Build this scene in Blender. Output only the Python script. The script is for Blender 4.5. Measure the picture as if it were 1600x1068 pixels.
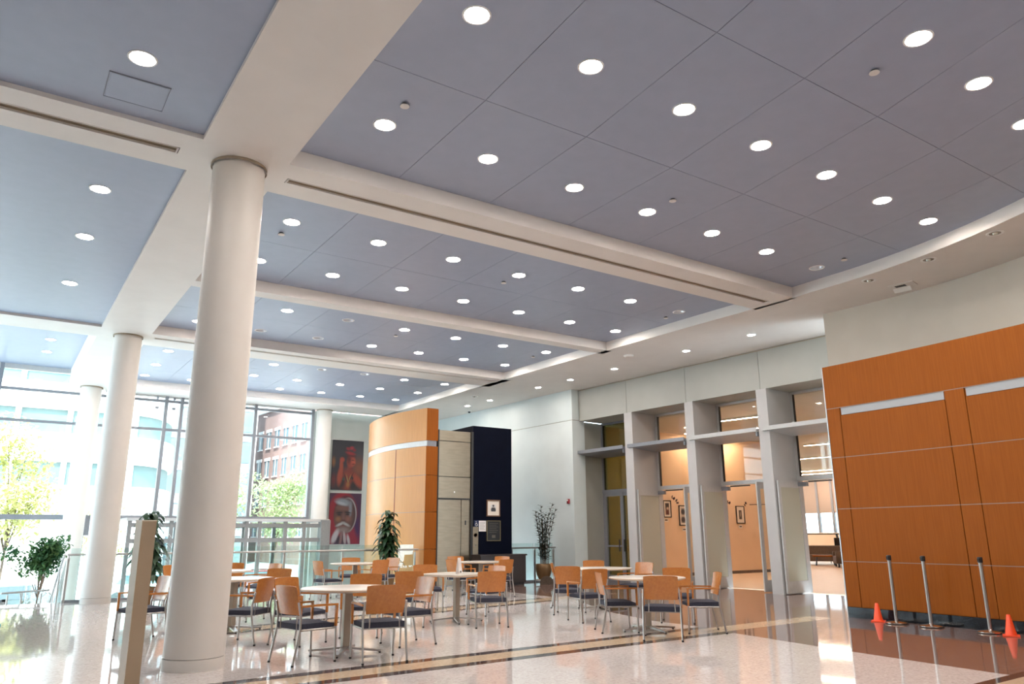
import bpy, math, random
from mathutils import Vector, Matrix
R = math.radians
scene = bpy.context.scene
for o in list(bpy.data.objects): bpy.data.objects.remove(o)
COL = scene.collection
random.seed(7)

# ------------------------------------------------------------------ camera
EYE = 1.33
def cam_axes(yaw, pitch, roll):
    yaw, pitch, roll = R(yaw), R(pitch), R(roll)
    fwd = Vector((math.sin(yaw), math.cos(yaw), 0)); rt = Vector((math.cos(yaw), -math.sin(yaw), 0)); up = Vector((0, 0, 1))
    w = math.cos(pitch)*fwd + math.sin(pitch)*up; u = -math.sin(pitch)*fwd + math.cos(pitch)*up
    return math.cos(roll)*rt + math.sin(roll)*u, -math.sin(roll)*rt + math.cos(roll)*u, w
cr, cu, cw = cam_axes(34.0, 14.35, -0.25)
cd = bpy.data.cameras.new('camera'); cam = bpy.data.objects.new('camera', cd); COL.objects.link(cam)
cd.sensor_width = 36; cd.lens = 1180/1600*36; cd.clip_start = .05; cd.clip_end = 600
cam.matrix_world = Matrix(((cr.x, cu.x, -cw.x, 0), (cr.y, cu.y, -cw.y, 0), (cr.z, cu.z, -cw.z, EYE), (0, 0, 0, 1)))
scene.camera = cam

# ------------------------------------------------------------------ sky, sun, exposure
world = bpy.data.worlds.new('world'); scene.world = world; world.use_nodes = True
bg = world.node_tree.nodes['Background']
bg.inputs[0].default_value = (.72, .885, 1.0, 1); bg.inputs[1].default_value = 4.6
sl = bpy.data.lights.new('sun', 'SUN'); sl.energy = 9.0; sl.angle = R(2); sl.color = (1, .96, .9)
so = bpy.data.objects.new('sun', sl); COL.objects.link(so)
so.rotation_euler = (R(38), 0, R(-24)); so.location = (0, -20, 30)
scene.view_settings.view_transform = 'Standard'; scene.view_settings.look = 'None'
scene.view_settings.exposure = 0.85; scene.view_settings.gamma = 1.0; scene.view_settings.use_curve_mapping = False
scene.cycles.max_bounces = 10; scene.cycles.diffuse_bounces = 6; scene.cycles.glossy_bounces = 4
scene.cycles.transparent_max_bounces = 24; scene.cycles.sample_clamp_indirect = 6.0
LAMP = 146.0     # glow of the downlights

# ------------------------------------------------------------------ helpers: meshes
class MB:
    def __init__(s): s.v = []; s.f = []; s.sm = []
    def add(s, vs, fs, smooth=False):
        b = len(s.v); s.v += [tuple(p) for p in vs]; s.f += [tuple(i+b for i in q) for q in fs]; s.sm += [smooth]*len(fs); return s
    def box(s, x0, x1, y0, y1, z0, z1):
        return s.add([(x0,y0,z0),(x1,y0,z0),(x1,y1,z0),(x0,y1,z0),(x0,y0,z1),(x1,y0,z1),(x1,y1,z1),(x0,y1,z1)],
                     [(0,3,2,1),(4,5,6,7),(0,1,5,4),(1,2,6,5),(2,3,7,6),(3,0,4,7)])
    def prism(s, pts, z0, z1, smooth=False):
        n = len(pts)
        a = sum(pts[i][0]*pts[(i+1)%n][1]-pts[(i+1)%n][0]*pts[i][1] for i in range(n))
        if a < 0: pts = pts[::-1]
        s.add([(x,y,z0) for x,y in pts]+[(x,y,z1) for x,y in pts], [tuple(range(n-1,-1,-1)), tuple(range(n,2*n))])
        b = len(s.v)-2*n
        for i in range(n):
            s.f.append((b+i, b+(i+1)%n, b+n+(i+1)%n, b+n+i)); s.sm.append(smooth)
        return s
    def tube(s, path, r, n=8, caps=True, square=False):
        P = [Vector(p) for p in path]; rs = r if isinstance(r, (list, tuple)) else [r]*len(P)
        base = len(s.v); prev = None
        for i, p in enumerate(P):
            t = (P[min(i+1, len(P)-1)]-P[max(i-1, 0)]).normalized()
            if prev is None:
                a = Vector((0,0,1)) if abs(t.z) < .9 else Vector((1,0,0))
                u = t.cross(a).normalized()
            else:
                u = (prev - t*prev.dot(t)).normalized()
            w = t.cross(u); prev = u
            for k in range(n):
                an = 2*math.pi*(k+.5)/n
                q = p + (u*math.cos(an)+w*math.sin(an))*rs[i]*(1.414 if square else 1)
                s.v.append(tuple(q))
        for i in range(len(P)-1):
            for k in range(n):
                s.f.append((base+i*n+k, base+i*n+(k+1)%n, base+(i+1)*n+(k+1)%n, base+(i+1)*n+k)); s.sm.append(not square)
        if caps:
            s.f.append(tuple(base+k for k in range(n-1,-1,-1))); s.sm.append(False)
            e = base+(len(P)-1)*n
            s.f.append(tuple(e+k for k in range(n))); s.sm.append(False)
        return s
    def lathe(s, prof, n=24, c=(0,0,0), smooth=True, cap0=False, cap1=False):
        b = len(s.v)
        for (r, z) in prof:
            for k in range(n):
                a = 2*math.pi*k/n; s.v.append((c[0]+r*math.cos(a), c[1]+r*math.sin(a), c[2]+z))
        for i in range(len(prof)-1):
            for k in range(n):
                s.f.append((b+i*n+k, b+i*n+(k+1)%n, b+(i+1)*n+(k+1)%n, b+(i+1)*n+k)); s.sm.append(smooth)
        if cap0: s.f.append(tuple(b+k for k in range(n-1,-1,-1))); s.sm.append(False)
        if cap1:
            e = b+(len(prof)-1)*n; s.f.append(tuple(e+k for k in range(n))); s.sm.append(False)
        return s
    def mesh(s, name):
        m = bpy.data.meshes.new(name); m.from_pydata(s.v, [], s.f); m.update()
        if any(s.sm):
            m.polygons.foreach_set('use_smooth', s.sm)
            m.set_sharp_from_angle(angle=R(40))
        return m

def setp(o, label=None, cat=None, group=None, kind=None):
    if label: o['label'] = label
    if cat: o['category'] = cat
    if group: o['group'] = group
    if kind: o['kind'] = kind
    return o
def obj(name, mb, mat, parent=None, bevel=0, **kw):
    me = mb.mesh(name) if isinstance(mb, MB) else mb
    if mat and not me.materials: me.materials.append(mat)
    o = bpy.data.objects.new(name, me); COL.objects.link(o)
    if parent: o.parent = parent
    if bevel:
        b = o.modifiers.new('bevel', 'BEVEL'); b.width = bevel; b.segments = 2; b.limit_method = 'ANGLE'; b.angle_limit = R(50)
    return setp(o, **kw)
def thing(name, loc=(0,0,0), rz=0, **kw):
    o = bpy.data.objects.new(name, None); COL.objects.link(o); o.location = loc; o.rotation_euler = (0,0,rz); o.empty_display_size = .1
    return setp(o, **kw)
def box(name, x0, x1, y0, y1, z0, z1, mat, parent=None, bevel=0, **kw):
    return obj(name, MB().box(x0,x1,y0,y1,z0,z1), mat, parent, bevel, **kw)
def copy_tree(o, parent=None):
    c = o.copy(); COL.objects.link(c); c.parent = parent
    for ch in list(o.children): copy_tree(ch, c)
    return c

# ------------------------------------------------------------------ helpers: materials
def mat(name, col=(.8,.8,.8), rough=.5, metal=0, spec=.5, coat=0):
    m = bpy.data.materials.new(name); m.use_nodes = True; b = m.node_tree.nodes['Principled BSDF']
    b.inputs['Base Color'].default_value = (*col, 1); b.inputs['Roughness'].default_value = rough
    b.inputs['Metallic'].default_value = metal; b.inputs['Specular IOR Level'].default_value = spec
    b.inputs['Coat Weight'].default_value = coat
    return m
def srgb(r, g, b):
    f = lambda c: (c/255/12.92 if c/255 <= .04045 else ((c/255+.055)/1.055)**2.4)
    return f(r), f(g), f(b)
def noisy(name, c1, c2, scale=8, rough=.5, detail=4, stretch=(1,1,1), bump=0, lo=.35, hi=.65, metal=0, coat=0, spec=.5, coords='Object'):
    m = mat(name, c1, rough, metal, spec, coat); nt = m.node_tree; b = nt.nodes['Principled BSDF']
    tc = nt.nodes.new('ShaderNodeTexCoord'); mp = nt.nodes.new('ShaderNodeMapping'); mp.inputs['Scale'].default_value = stretch
    n = nt.nodes.new('ShaderNodeTexNoise'); n.inputs['Scale'].default_value = scale; n.inputs['Detail'].default_value = detail
    cr_ = nt.nodes.new('ShaderNodeValToRGB'); cr_.color_ramp.elements[0].position = lo; cr_.color_ramp.elements[1].position = hi
    cr_.color_ramp.elements[0].color = (*c1, 1); cr_.color_ramp.elements[1].color = (*c2, 1)
    nt.links.new(tc.outputs[coords], mp.inputs[0]); nt.links.new(mp.outputs[0], n.inputs['Vector'])
    nt.links.new(n.outputs['Fac'], cr_.inputs[0]); nt.links.new(cr_.outputs[0], b.inputs['Base Color'])
    if bump:
        bp = nt.nodes.new('ShaderNodeBump'); bp.inputs['Strength'].default_value = bump; bp.inputs['Distance'].default_value = .01
        nt.links.new(n.outputs['Fac'], bp.inputs['Height']); nt.links.new(bp.outputs[0], b.inputs['Normal'])
    return m
def emit(name, col, s):
    m = bpy.data.materials.new(name); m.use_nodes = True; nt = m.node_tree; nt.nodes.clear()
    e = nt.nodes.new('ShaderNodeEmission'); o = nt.nodes.new('ShaderNodeOutputMaterial')
    e.inputs[0].default_value = (*col, 1); e.inputs[1].default_value = s; nt.links.new(e.outputs[0], o.inputs[0]); return m
def glass(name, tint=(.93,.97,.97), refl=.08):
    m = bpy.data.materials.new(name); m.use_nodes = True; nt = m.node_tree; nt.nodes.clear()
    t = nt.nodes.new('ShaderNodeBsdfTransparent'); t.inputs[0].default_value = (*tint, 1)
    g = nt.nodes.new('ShaderNodeBsdfGlossy'); g.inputs['Roughness'].default_value = .02
    lw = nt.nodes.new('ShaderNodeLayerWeight'); lw.inputs[0].default_value = .25
    mr = nt.nodes.new('ShaderNodeMapRange'); mr.inputs[3].default_value = refl*.5; mr.inputs[4].default_value = .6
    mx = nt.nodes.new('ShaderNodeMixShader'); o = nt.nodes.new('ShaderNodeOutputMaterial')
    nt.links.new(lw.outputs['Fresnel'], mr.inputs[0]); nt.links.new(mr.outputs[0], mx.inputs[0])
    nt.links.new(t.outputs[0], mx.inputs[1]); nt.links.new(g.outputs[0], mx.inputs[2]); nt.links.new(mx.outputs[0], o.inputs[0]); return m
def printed(name, base, shapes, rough=.5, gain=1.0):
    """flat print: soft ellipses (cx, cy, rx, ry, rot, colour, softness) laid over a ground colour, in the 0..1 face of the sheet (object x and z)"""
    m = mat(name, base, rough); nt = m.node_tree; b = nt.nodes['Principled BSDF']
    tc = nt.nodes.new('ShaderNodeTexCoord'); cur = None
    ns = nt.nodes.new('ShaderNodeTexNoise'); ns.inputs['Scale'].default_value = 9; nt.links.new(tc.outputs['Object'], ns.inputs['Vector'])
    rgb = nt.nodes.new('ShaderNodeRGB'); rgb.outputs[0].default_value = (*base, 1); cur = rgb.outputs[0]
    for cx, cy, rx, ry, rot, col, soft in shapes:
        col = tuple(c*gain for c in col)
        mp = nt.nodes.new('ShaderNodeMapping'); mp.vector_type = 'TEXTURE'
        mp.inputs['Location'].default_value = (cx, 0, cy); mp.inputs['Rotation'].default_value = (0, R(rot), 0); mp.inputs['Scale'].default_value = (rx, 1, ry)
        sx = nt.nodes.new('ShaderNodeVectorMath'); sx.operation = 'MULTIPLY'; sx.inputs[1].default_value = (1, 0, 1)
        ln = nt.nodes.new('ShaderNodeVectorMath'); ln.operation = 'LENGTH'
        mr = nt.nodes.new('ShaderNodeMapRange'); mr.inputs[1].default_value = 1-soft; mr.inputs[2].default_value = 1+soft; mr.inputs[3].default_value = 1; mr.inputs[4].default_value = 0
        mx = nt.nodes.new('ShaderNodeMix'); mx.data_type = 'RGBA'; mx.inputs[7].default_value = (*col, 1)
        nt.links.new(tc.outputs['Object'], mp.inputs[0]); nt.links.new(mp.outputs[0], sx.inputs[0]); nt.links.new(sx.outputs[0], ln.inputs[0])
        nt.links.new(ln.outputs['Value'], mr.inputs[0]); nt.links.new(mr.outputs[0], mx.inputs[0]); nt.links.new(cur, mx.inputs[6]); cur = mx.outputs[2]
    nt.links.new(cur, b.inputs['Base Color']); return m

M = {}
M['white'] = noisy('white_paint', (.80,.79,.75), (.76,.75,.71), 3, .55)
M['soffit'] = noisy('soffit_paint', (.77,.73,.69), (.74,.70,.66), 2, .6)
M['coffer'] = noisy('coffer_blue_grey', (.330,.375,.485), (.315,.36,.468), 5, .42)
M['column'] = noisy('column_paint', (.76,.715,.66), (.73,.685,.63), 2, .45)
M['wallpale'] = noisy('pale_wall', (.74,.815,.82), (.71,.785,.79), 2, .5)
M['pillar'] = noisy('pillar_paint', (.52,.505,.50), (.49,.48,.475), 2, .5)
M['wallgrey'] = noisy('grey_green_wall', (.40,.42,.39), (.38,.40,.37), 2, .6)
M['wallwarm'] = noisy('warm_wall', (.66,.61,.53), (.63,.58,.50), 2, .55)
M['wallheader'] = noisy('header_panel_paint', (.42,.42,.385), (.40,.40,.365), 2, .5)
M['slot'] = mat('slot_metal', (.35,.28,.20), .5)
M['slotlit'] = mat('slot_metal_lit', (.62,.58,.5), .4)  # paler slot metal, the light in the far slot put into its colour
M['chrome'] = mat('brushed_steel', (.46,.43,.41), .34, 1)
M['reveal'] = mat('reveal_metal', (.30,.22,.18), .5, .5)
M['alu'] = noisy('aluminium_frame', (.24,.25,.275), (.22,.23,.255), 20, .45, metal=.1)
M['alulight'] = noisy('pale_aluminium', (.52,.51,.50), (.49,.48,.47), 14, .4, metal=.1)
M['jointred'] = mat('redwood_strip', (.22,.05,.015), .5)
M['aluwarm'] = noisy('vestibule_frame', (.215,.21,.205), (.19,.185,.18), 20, .5)
M['grille'] = mat('grille_grey', (.36,.38,.40), .5)
M['dark'] = mat('dark_gasket', (.03,.03,.03), .5)
M['steel'] = noisy('stainless_sheet', (.36,.29,.21), (.31,.25,.18), 3, .32, stretch=(1,1,6), metal=.85)
M['steelbright'] = mat('stainless_bright', (.72,.68,.62), .12, 1)
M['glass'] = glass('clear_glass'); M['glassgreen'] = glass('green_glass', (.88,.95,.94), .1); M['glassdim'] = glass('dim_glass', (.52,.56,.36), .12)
M['glassfrost'] = mat('etched_glass', (.50,.49,.40), .25)
M['glasshint'] = glass('transom_glass', (.9,.88,.82), .08)
M['tabletop'] = noisy('cream_laminate', (.66,.61,.545), (.63,.58,.515), 30, .25)
M['edge'] = mat('table_edge', (.62,.50,.38), .4)
M['taupe'] = mat('taupe_metal', (.36,.31,.25), .4, .4)
M['navy'] = noisy('navy_fabric', (.022,.024,.042), (.032,.034,.055), 60, .85, bump=.2)
M['navywall'] = noisy('navy_laminate', (.0016,.0028,.010), (.002,.0036,.012), 3, .6, spec=.08)
M['black'] = mat('black_plastic', (.015,.015,.017), .4)
M['granite'] = noisy('black_granite', (.010,.013,.017), (.10,.12,.14), 90, .12, lo=.62, hi=.78)
M['orange'] = mat('orange_plastic', (.95,.085,.02), .4)
M['pot'] = mat('bronze_pot', (.20,.115,.05), .35, .5)
M['leaf'] = noisy('leaf_green', (.008,.030,.012), (.02,.065,.02), 4, .4)
M['leafdark'] = noisy('leaf_dark', (.006,.020,.010), (.018,.045,.02), 5, .45)
M['shrub'] = noisy('shrub_russet', (.14,.085,.05), (.11,.11,.055), 2, .9)
M['bark'] = noisy('bark', (.20,.14,.10), (.10,.07,.05), 14, .9, stretch=(1,1,.2))
M['soil'] = noisy('soil', (.05,.035,.025), (.09,.06,.04), 30, .95)
M['tan'] = noisy('tan_wall', (.82,.61,.42), (.79,.58,.40), 1.5, .7)
M['paper'] = mat('white_paper', (.85,.82,.80), .7)
M['mat'] = mat('picture_mat', (.82,.75,.66), .8)
M['frameblack'] = mat('black_frame', (.02,.017,.015), .35)
M['framewood'] = mat('walnut_frame', (.16,.08,.04), .4)
M['red'] = mat('red_plastic', (.35,.02,.03), .35)
M['blue'] = noisy('blue_plastic', (.02,.22,.38), (.03,.28,.42), 3, .4)
M['woodfloor'] = noisy('maple_floor', (.70,.54,.40), (.64,.48,.35), 2, .38, stretch=(1,8,1))
M['sofa'] = noisy('taupe_sofa', (.14,.10,.08), (.18,.13,.10), 30, .85)
M['shade'] = mat('roller_shade', (.42,.33,.27), .8)
M['facade'] = noisy('white_facade', (.92,.90,.88), (.90,.88,.86), .6, .6)
M['brick'] = noisy('pale_red_brick', (.31,.205,.185), (.28,.18,.165), 1.2, .9)
M['tealglass'] = noisy('teal_glazing', (.09,.145,.14), (.12,.175,.165), .25, .5)
M['bluepane'] = noisy('blue_glazing', (.11,.165,.195), (.15,.205,.23), .3, .5)
M['tower'] = mat('tower_panel', (.22,.26,.275), .6)
M['asphalt'] = noisy('paving', (.48,.475,.47), (.42,.415,.41), .5, .9)
M['grass'] = noisy('lawn', (.12,.15,.07), (.17,.18,.09), 2, .95)
M['carpaint'] = mat('car_paint', (.14,.2,.21), .25, .1, coat=.5)
M['carred'] = mat('car_paint_red', (.25,.03,.03), .25, .1, coat=.5)
M['rubber'] = mat('rubber', (.02,.02,.02), .8)
M['reflector'] = mat('lamp_reflector', (.82,.83,.88), .25, .6)
M['ring'] = mat('lamp_trim', (.85,.84,.82), .4)
M['lampon'] = emit('lamp_glow', (1.0,.90,.815), LAMP)
M['lampoff'] = mat('lamp_off', (.22,.17,.12), .3, .4)
M['strip'] = emit('strip_light_glow', (1.0,.74,.56), 110.0)
M['smalllamp'] = emit('small_lamp_glow', (1.0,.96,.95), 6.0)

def leafy(name, c1, c2, scale):
    m = noisy(name, c1, c2, scale, .8); nt = m.node_tree; b = nt.nodes['Principled BSDF']; out = nt.nodes['Material Output']
    tr = nt.nodes.new('ShaderNodeBsdfTranslucent'); mx = nt.nodes.new('ShaderNodeMixShader'); mx.inputs[0].default_value = .45
    nt.links.new(b.inputs['Base Color'].links[0].from_socket, tr.inputs[0]); nt.links.new(b.outputs[0], mx.inputs[1]); nt.links.new(tr.outputs[0], mx.inputs[2]); nt.links.new(mx.outputs[0], out.inputs[0])
    return m
M['leafyellow'] = leafy('leaf_yellow_green', (.42,.43,.16), (.58,.56,.26), 1.5)
M['leafpark'] = leafy('leaf_park_green', (.30,.38,.19), (.42,.48,.27), 1.2)
M['leafficus'] = leafy('leaf_ficus', (.04,.14,.07), (.11,.20,.06), 3)
def wood(name, c1, c2, rough=.32, axis=(14,14,.6), coords='Object', spec=.3):
    return noisy(name, c1, c2, 3.0, rough, 6, axis, lo=.3, hi=.7, coords=coords, spec=spec)
M['wood'] = wood('cherry_veneer', (.30,.088,.010), (.255,.070,.0075), .5, spec=.12)
M['woodpale'] = wood('maple_veneer', (.53,.255,.085), (.46,.21,.068), .3)
M['chairwood'] = wood('beech_ply', (.50,.19,.045), (.43,.155,.036), .24, (2,10,10), spec=.5)

def terrazzo(name, base, chip1, chip2, rough=.07):
    m = mat(name, base, rough, spec=.75); nt = m.node_tree; b = nt.nodes['Principled BSDF']
    tc = nt.nodes.new('ShaderNodeTexCoord'); v = nt.nodes.new('ShaderNodeTexVoronoi'); v.inputs['Scale'].default_value = 45
    r = nt.nodes.new('ShaderNodeValToRGB'); e = r.color_ramp.elements
    e[0].position = .0; e[0].color = (*chip1, 1); e[1].position = 1; e[1].color = (*chip2, 1)
    k = r.color_ramp.elements.new(.35); k.color = (*base, 1); k2 = r.color_ramp.elements.new(.75); k2.color = (*base, 1)
    n = nt.nodes.new('ShaderNodeTexNoise'); n.inputs['Scale'].default_value = .6; n.inputs['Detail'].default_value = 3
    mp = nt.nodes.new('ShaderNodeMapRange'); mp.inputs[1].default_value = .3; mp.inputs[2].default_value = .7; mp.inputs[3].default_value = rough*.7; mp.inputs[4].default_value = rough*1.4
    nt.links.new(tc.outputs['Object'], v.inputs['Vector']); nt.links.new(tc.outputs['Object'], n.inputs['Vector'])
    sep = nt.nodes.new('ShaderNodeSeparateColor'); nt.links.new(v.outputs['Color'], sep.inputs[0]); nt.links.new(sep.outputs[0], r.inputs[0])
    nt.links.new(r.outputs[0], b.inputs['Base Color']); nt.links.new(n.outputs['Fac'], mp.inputs[0]); nt.links.new(mp.outputs[0], b.inputs['Roughness'])
    return m
M['terrazzo'] = terrazzo('pale_terrazzo', (.66,.605,.585), (.54,.49,.47), (.74,.69,.665), .04)
M['terradark'] = terrazzo('brown_terrazzo', (.20,.125,.105), (.11,.07,.06), (.30,.20,.17), .06)
M['terrabeige'] = terrazzo('beige_terrazzo', (.62,.48,.34), (.52,.40,.28), (.70,.55,.40))
M['terrablack'] = noisy('black_terrazzo', (.045,.034,.036), (.07,.054,.055), 40, .08)
M['lobbyfloor'] = terrazzo('lobby_floor', (.68,.68,.67), (.58,.58,.57), (.76,.76,.75), .12)

S = 5.73          # soffit height
CZ = 5.94         # coffer ceiling height

# ================================================================== FLOOR
fl = MB().prism([(-7,-8),(15.6,-8),(16.0,19.2),(12.7,19.2),(12.7,21.0),(9.9,21.0),(9.9,19.2),(-7,19.2)], -.3, 0)
floor = obj('floor', fl, M['terrazzo'], kind='structure', label='polished pale terrazzo floor of the hall')
def inlay(name, pts, m, h=.0015): return obj(name, MB().prism(pts, -.02, h), m, floor)
yl = lambda x: 7.36+.050*(x-2.7)      # near edge line of the striped band
yu = lambda x: 7.80+.060*(x-2.5)
def band(x0, x1, fa, fb, m): inlay('floor_strip', [(x0,fa(x0)),(x1,fa(x1)),(x1,fb(x1)),(x0,fb(x0))], m)
inlay('floor_border', [(8.40,3.2),(15.5,3.2),(15.9,9.4),(15.9,19.0),(14.2,19.0),(10.7,19.0),(10.6,13.4),(9.4,10.9),(9.0,9.4),(8.98,8.3),(8.80,7.5),(8.57,5.9),(8.40,4.0)], M['terradark'], .0012)
band(-7, 8.85, lambda x: yl(x)-.09, lambda x: yl(x)+.075, M['terrablack'])
band(-7, 8.98, lambda x: yu(x)-.03, lambda x: yu(x)+.14, M['terrablack'])
band(-7, 11.6, lambda x: yl(x)+.075, lambda x: yu(x)-.03, M['terrabeige'])
y2 = lambda x: 12.65+.24*(x-6.8)
band(2.5, 10.2, lambda x: y2(x)-.10, lambda x: y2(x)+.05, M['terrablack'])
band(2.5, 12.4, lambda x: y2(x)+.05, lambda x: y2(x)+.48, M['terrabeige'])
band(2.5, 10.2, lambda x: y2(x)+.48, lambda x: y2(x)+.64, M['terrablack'])
band(-7, 15.4, lambda x: 3.72+.03*(x-8), lambda x: 3.84+.03*(x-8), M['terrablack'])
band(-7, 15.4, lambda x: 3.25+.03*(x-8), lambda x: 3.72+.03*(x-8), M['terrabeige'])

LOW = -1.5
box('floor_lobby', -7, 15, 19.1, 30.0, LOW-.3, LOW, M['lobbyfloor'], kind='structure', label='lower lobby floor beyond the railing')
st = thing('stairs', (0,0,0), kind='structure', label='stairs down to the lower lobby beside the railing')
n_st = 10
for i in range(n_st):
    z = -(i+1)*1.5/n_st
    box('step', -3.0, 1.36, 19.1+i*.29, 19.1+(i+1)*.29, LOW, z, M['lobbyfloor'], st)

# ================================================================== CEILING
ceil = thing('ceiling', (0,0,0), kind='structure', label='blue-grey coffered ceiling between white beams')
box('roof_deck', -7.2, 16.8, -8.2, 26.6, 6.45, 6.75, M['white'], ceil)
def warp(x, y):
    if y < 7.3: x -= .048*(7.3-y)**1.8*max(0, (x-1.5))/5.9*.9
    return x
RL = .120
def holed(quad, c, r, n=20, zc=CZ):
    """flat panel with a round lamp opening"""
    q = [Vector((p[0], p[1])) for p in quad]; c = Vector(c); ang = [2*math.pi*k/n for k in range(n)]
    ang += [math.atan2(p.y-c.y, p.x-c.x) % (2*math.pi) for p in q]; ang = sorted(set(round(a, 6) for a in ang))
    outer = []
    for a in ang:
        d = Vector((math.cos(a), math.sin(a))); best = 1e9
        for i in range(4):
            p0, p1 = q[i], q[(i+1) % 4]; e = p1-p0; den = d.x*e.y-d.y*e.x
            if abs(den) < 1e-9: continue
            w = p0-c; t = (w.x*e.y-w.y*e.x)/den; u = (w.x*d.y-w.y*d.x)/den
            if t > 0 and -1e-6 <= u <= 1+1e-6: best = min(best, t)
        outer.append(c+d*best)
    m = len(ang); vs = []
    for z in (zc, zc+.03):
        vs += [(c.x+r*math.cos(a), c.y+r*math.sin(a), z) for a in ang] + [(p.x, p.y, z) for p in outer]
    fs = []
    for i in range(m):
        j = (i+1) % m
        fs.append((i, j, m+j, m+i)); fs.append((2*m+i, 3*m+i, 3*m+j, 2*m+j)); fs.append((m+i, m+j, 3*m+j, 3*m+i))
    return MB().add(vs, fs)

# one recessed downlight, copied
def make_lamp(on=True):
    root = thing('downlight')
    obj('trim_ring', MB().lathe([(RL+.015,.0),(RL+.014,-.006),(RL-.004,-.006),(RL-.006,.01)], 24), M['ring'], root)
    obj('reflector', MB().lathe([(RL-.004,-.004),(RL-.008,.02),(RL-.014,.035),(RL-.020,.05),(RL-.055,.15)], 24), M['reflector'], root)
    if on: obj('lens', MB().lathe([(.001,-.010),(.06,-.004),(RL-.02,.016)], 24), M['lampon'], root)
    else:
        obj('lens', MB().lathe([(.001,.15),(.04,.15),(RL-.055,.15)], 24), M['dark'], root)
        obj('bulb', MB().lathe([(.001,.04),(.035,.05),(.045,.09),(.02,.15)], 14), M['lampoff'], root)
    return root
LP = {True: make_lamp(True), False: make_lamp(False)}; used = {True: False, False: False}
ORD = ['first','second','third','fourth','fifth','sixth','seventh','eighth','ninth']
def lamp(x, y, label, group, on=True, zc=CZ):
    if not used[on]: o = LP[on]; used[on] = True
    else: o = copy_tree(LP[on])
    o.location = (x, y, zc)
    setp(o, label, 'downlight', group)

JX = [2.40, 3.90, 5.33, 6.76, 8.19, 9.62, 11.05, 12.6]
g = .0035
def bay(nm, ys, rows, first_label):
    """rows: for each strip of panels, lamp x list (None = no lamp) and y"""
    for r, (ya, yb) in enumerate(ys):
        for k in range(7):
            x0, x1 = JX[k], JX[k+1]
            q = [(warp(x0,ya)+g, ya+g), (warp(x1,ya)-g, ya+g), (warp(x1,yb)-g, yb-g), (warp(x0,yb)+g, yb-g)]
            lm = rows[r][k] if rows[r] else None
            if lm:
                obj('ceiling_panel', holed(q, lm[:2], RL), M['coffer'], ceil)
                on = len(lm) < 3
                lamp(lm[0], lm[1], '%s downlight %s, %s from the big beam' % ('lit' if on else 'unlit', first_label[r], ORD[k]), 'ceiling downlights', on)
            else:
                obj('ceiling_panel', MB().prism(q, CZ, CZ+.03), M['coffer'], ceil)
sc_ = (CZ-EYE)/4.8
def rowx(pts): return [(a*sc_, b*sc_) if len((a,b)) == 2 else None for a, b in pts]
A1 = rowx([(3.31,7.63),(4.8,7.66),(6.28,7.7),(7.74,7.74),(9.22,7.77),(10.67,7.82)]) + [(12.14*sc_,7.84*sc_,0)]
A2 = rowx([(3.2,5.32),(4.63,5.35),(6.07,5.39),(7.51,5.44),(8.94,5.47),(10.37,5.51),(11.72,5.54)])
A3 = [(2.85,2.9),(4.1,2.95),(5.45,3.0)] + rowx([(7.06,3.17),(8.39,3.22),(9.75,3.33)]) + [(10.55,3.3)]
A4 = [(2.7,.9),(3.7,.9),(4.7,.9),(5.7,.9),(6.7,.9),(7.7,.9),(8.7,.9)]
bay('A', [(6.25,8.47),(4.06,6.25),(1.95,4.06)], [A1, A2, A3], ['in the nearest coffer, far row', 'in the nearest coffer, middle row', 'in the nearest coffer, row at the top edge'])
for ya, yb in ((-3.0,-.5),(-5.5,-3.0),(-8.0,-5.5),(-.5,1.95)):
    box('ceiling_panel', 2.4, 12.6, ya+g, yb-g, CZ, CZ+.03, M['coffer'], ceil)
B1 = rowx([(3.32,11.12),(4.82,11.17),(6.27,11.17),(7.74,11.23),(9.2,11.25),(10.64,11.28)]) + [(12.1*sc_,11.29*sc_,0)]
B2 = rowx([(3.38,13.14),(4.78,13.17),(6.24,13.19),(7.68,13.22),(9.13,13.26),(10.58,13.28),(12.01,13.3)])
bay('B', [(9.38,11.68),(11.68,13.68)], [B1, B2], ['in the second coffer, near row', 'in the second coffer, far row'])
C1 = rowx([(3.36,15.92),(4.8,15.94)]) + [(6.21*sc_,15.93*sc_,0)] + rowx([(7.66,15.98),(9.09,16.0),(10.52,16.02),(11.89,15.98)])
C2 = rowx([(3.36,17.9)]) + [(4.79*sc_,17.92*sc_,0),(6.2*sc_,17.88*sc_,0)] + rowx([(7.65,17.88),(9.03,17.92),(10.45,17.92),(11.83,17.91)])
bay('C', [(14.0,16.2),(16.2,18.05)], [C1, C2], ['in the third coffer, near row', 'in the third coffer, far row'])
D1 = [(3.21,20.5),(4.58,20.55),(5.94,20.61),(7.29,20.53,0),(8.57,20.45,0),(9.93,20.6),(11.3,20.55)]
D2 = [(3.23,22.4),(4.55,22.4),(5.9,22.4),(7.2,22.4),(8.55,22.35),(9.9,22.32),(11.25,22.3)]
D3 = [(3.21,24.1),(4.5,24.1),(5.85,24.1),(7.2,24.1),(8.55,24.0),(9.9,23.95),(11.2,23.9)]
bay('D', [(19.22,21.45),(21.45,23.2),(23.2,24.92)], [D1, D2, D3], ['in the farthest coffer, near row', 'in the farthest coffer, middle row', 'in the farthest coffer, far row'])
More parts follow.
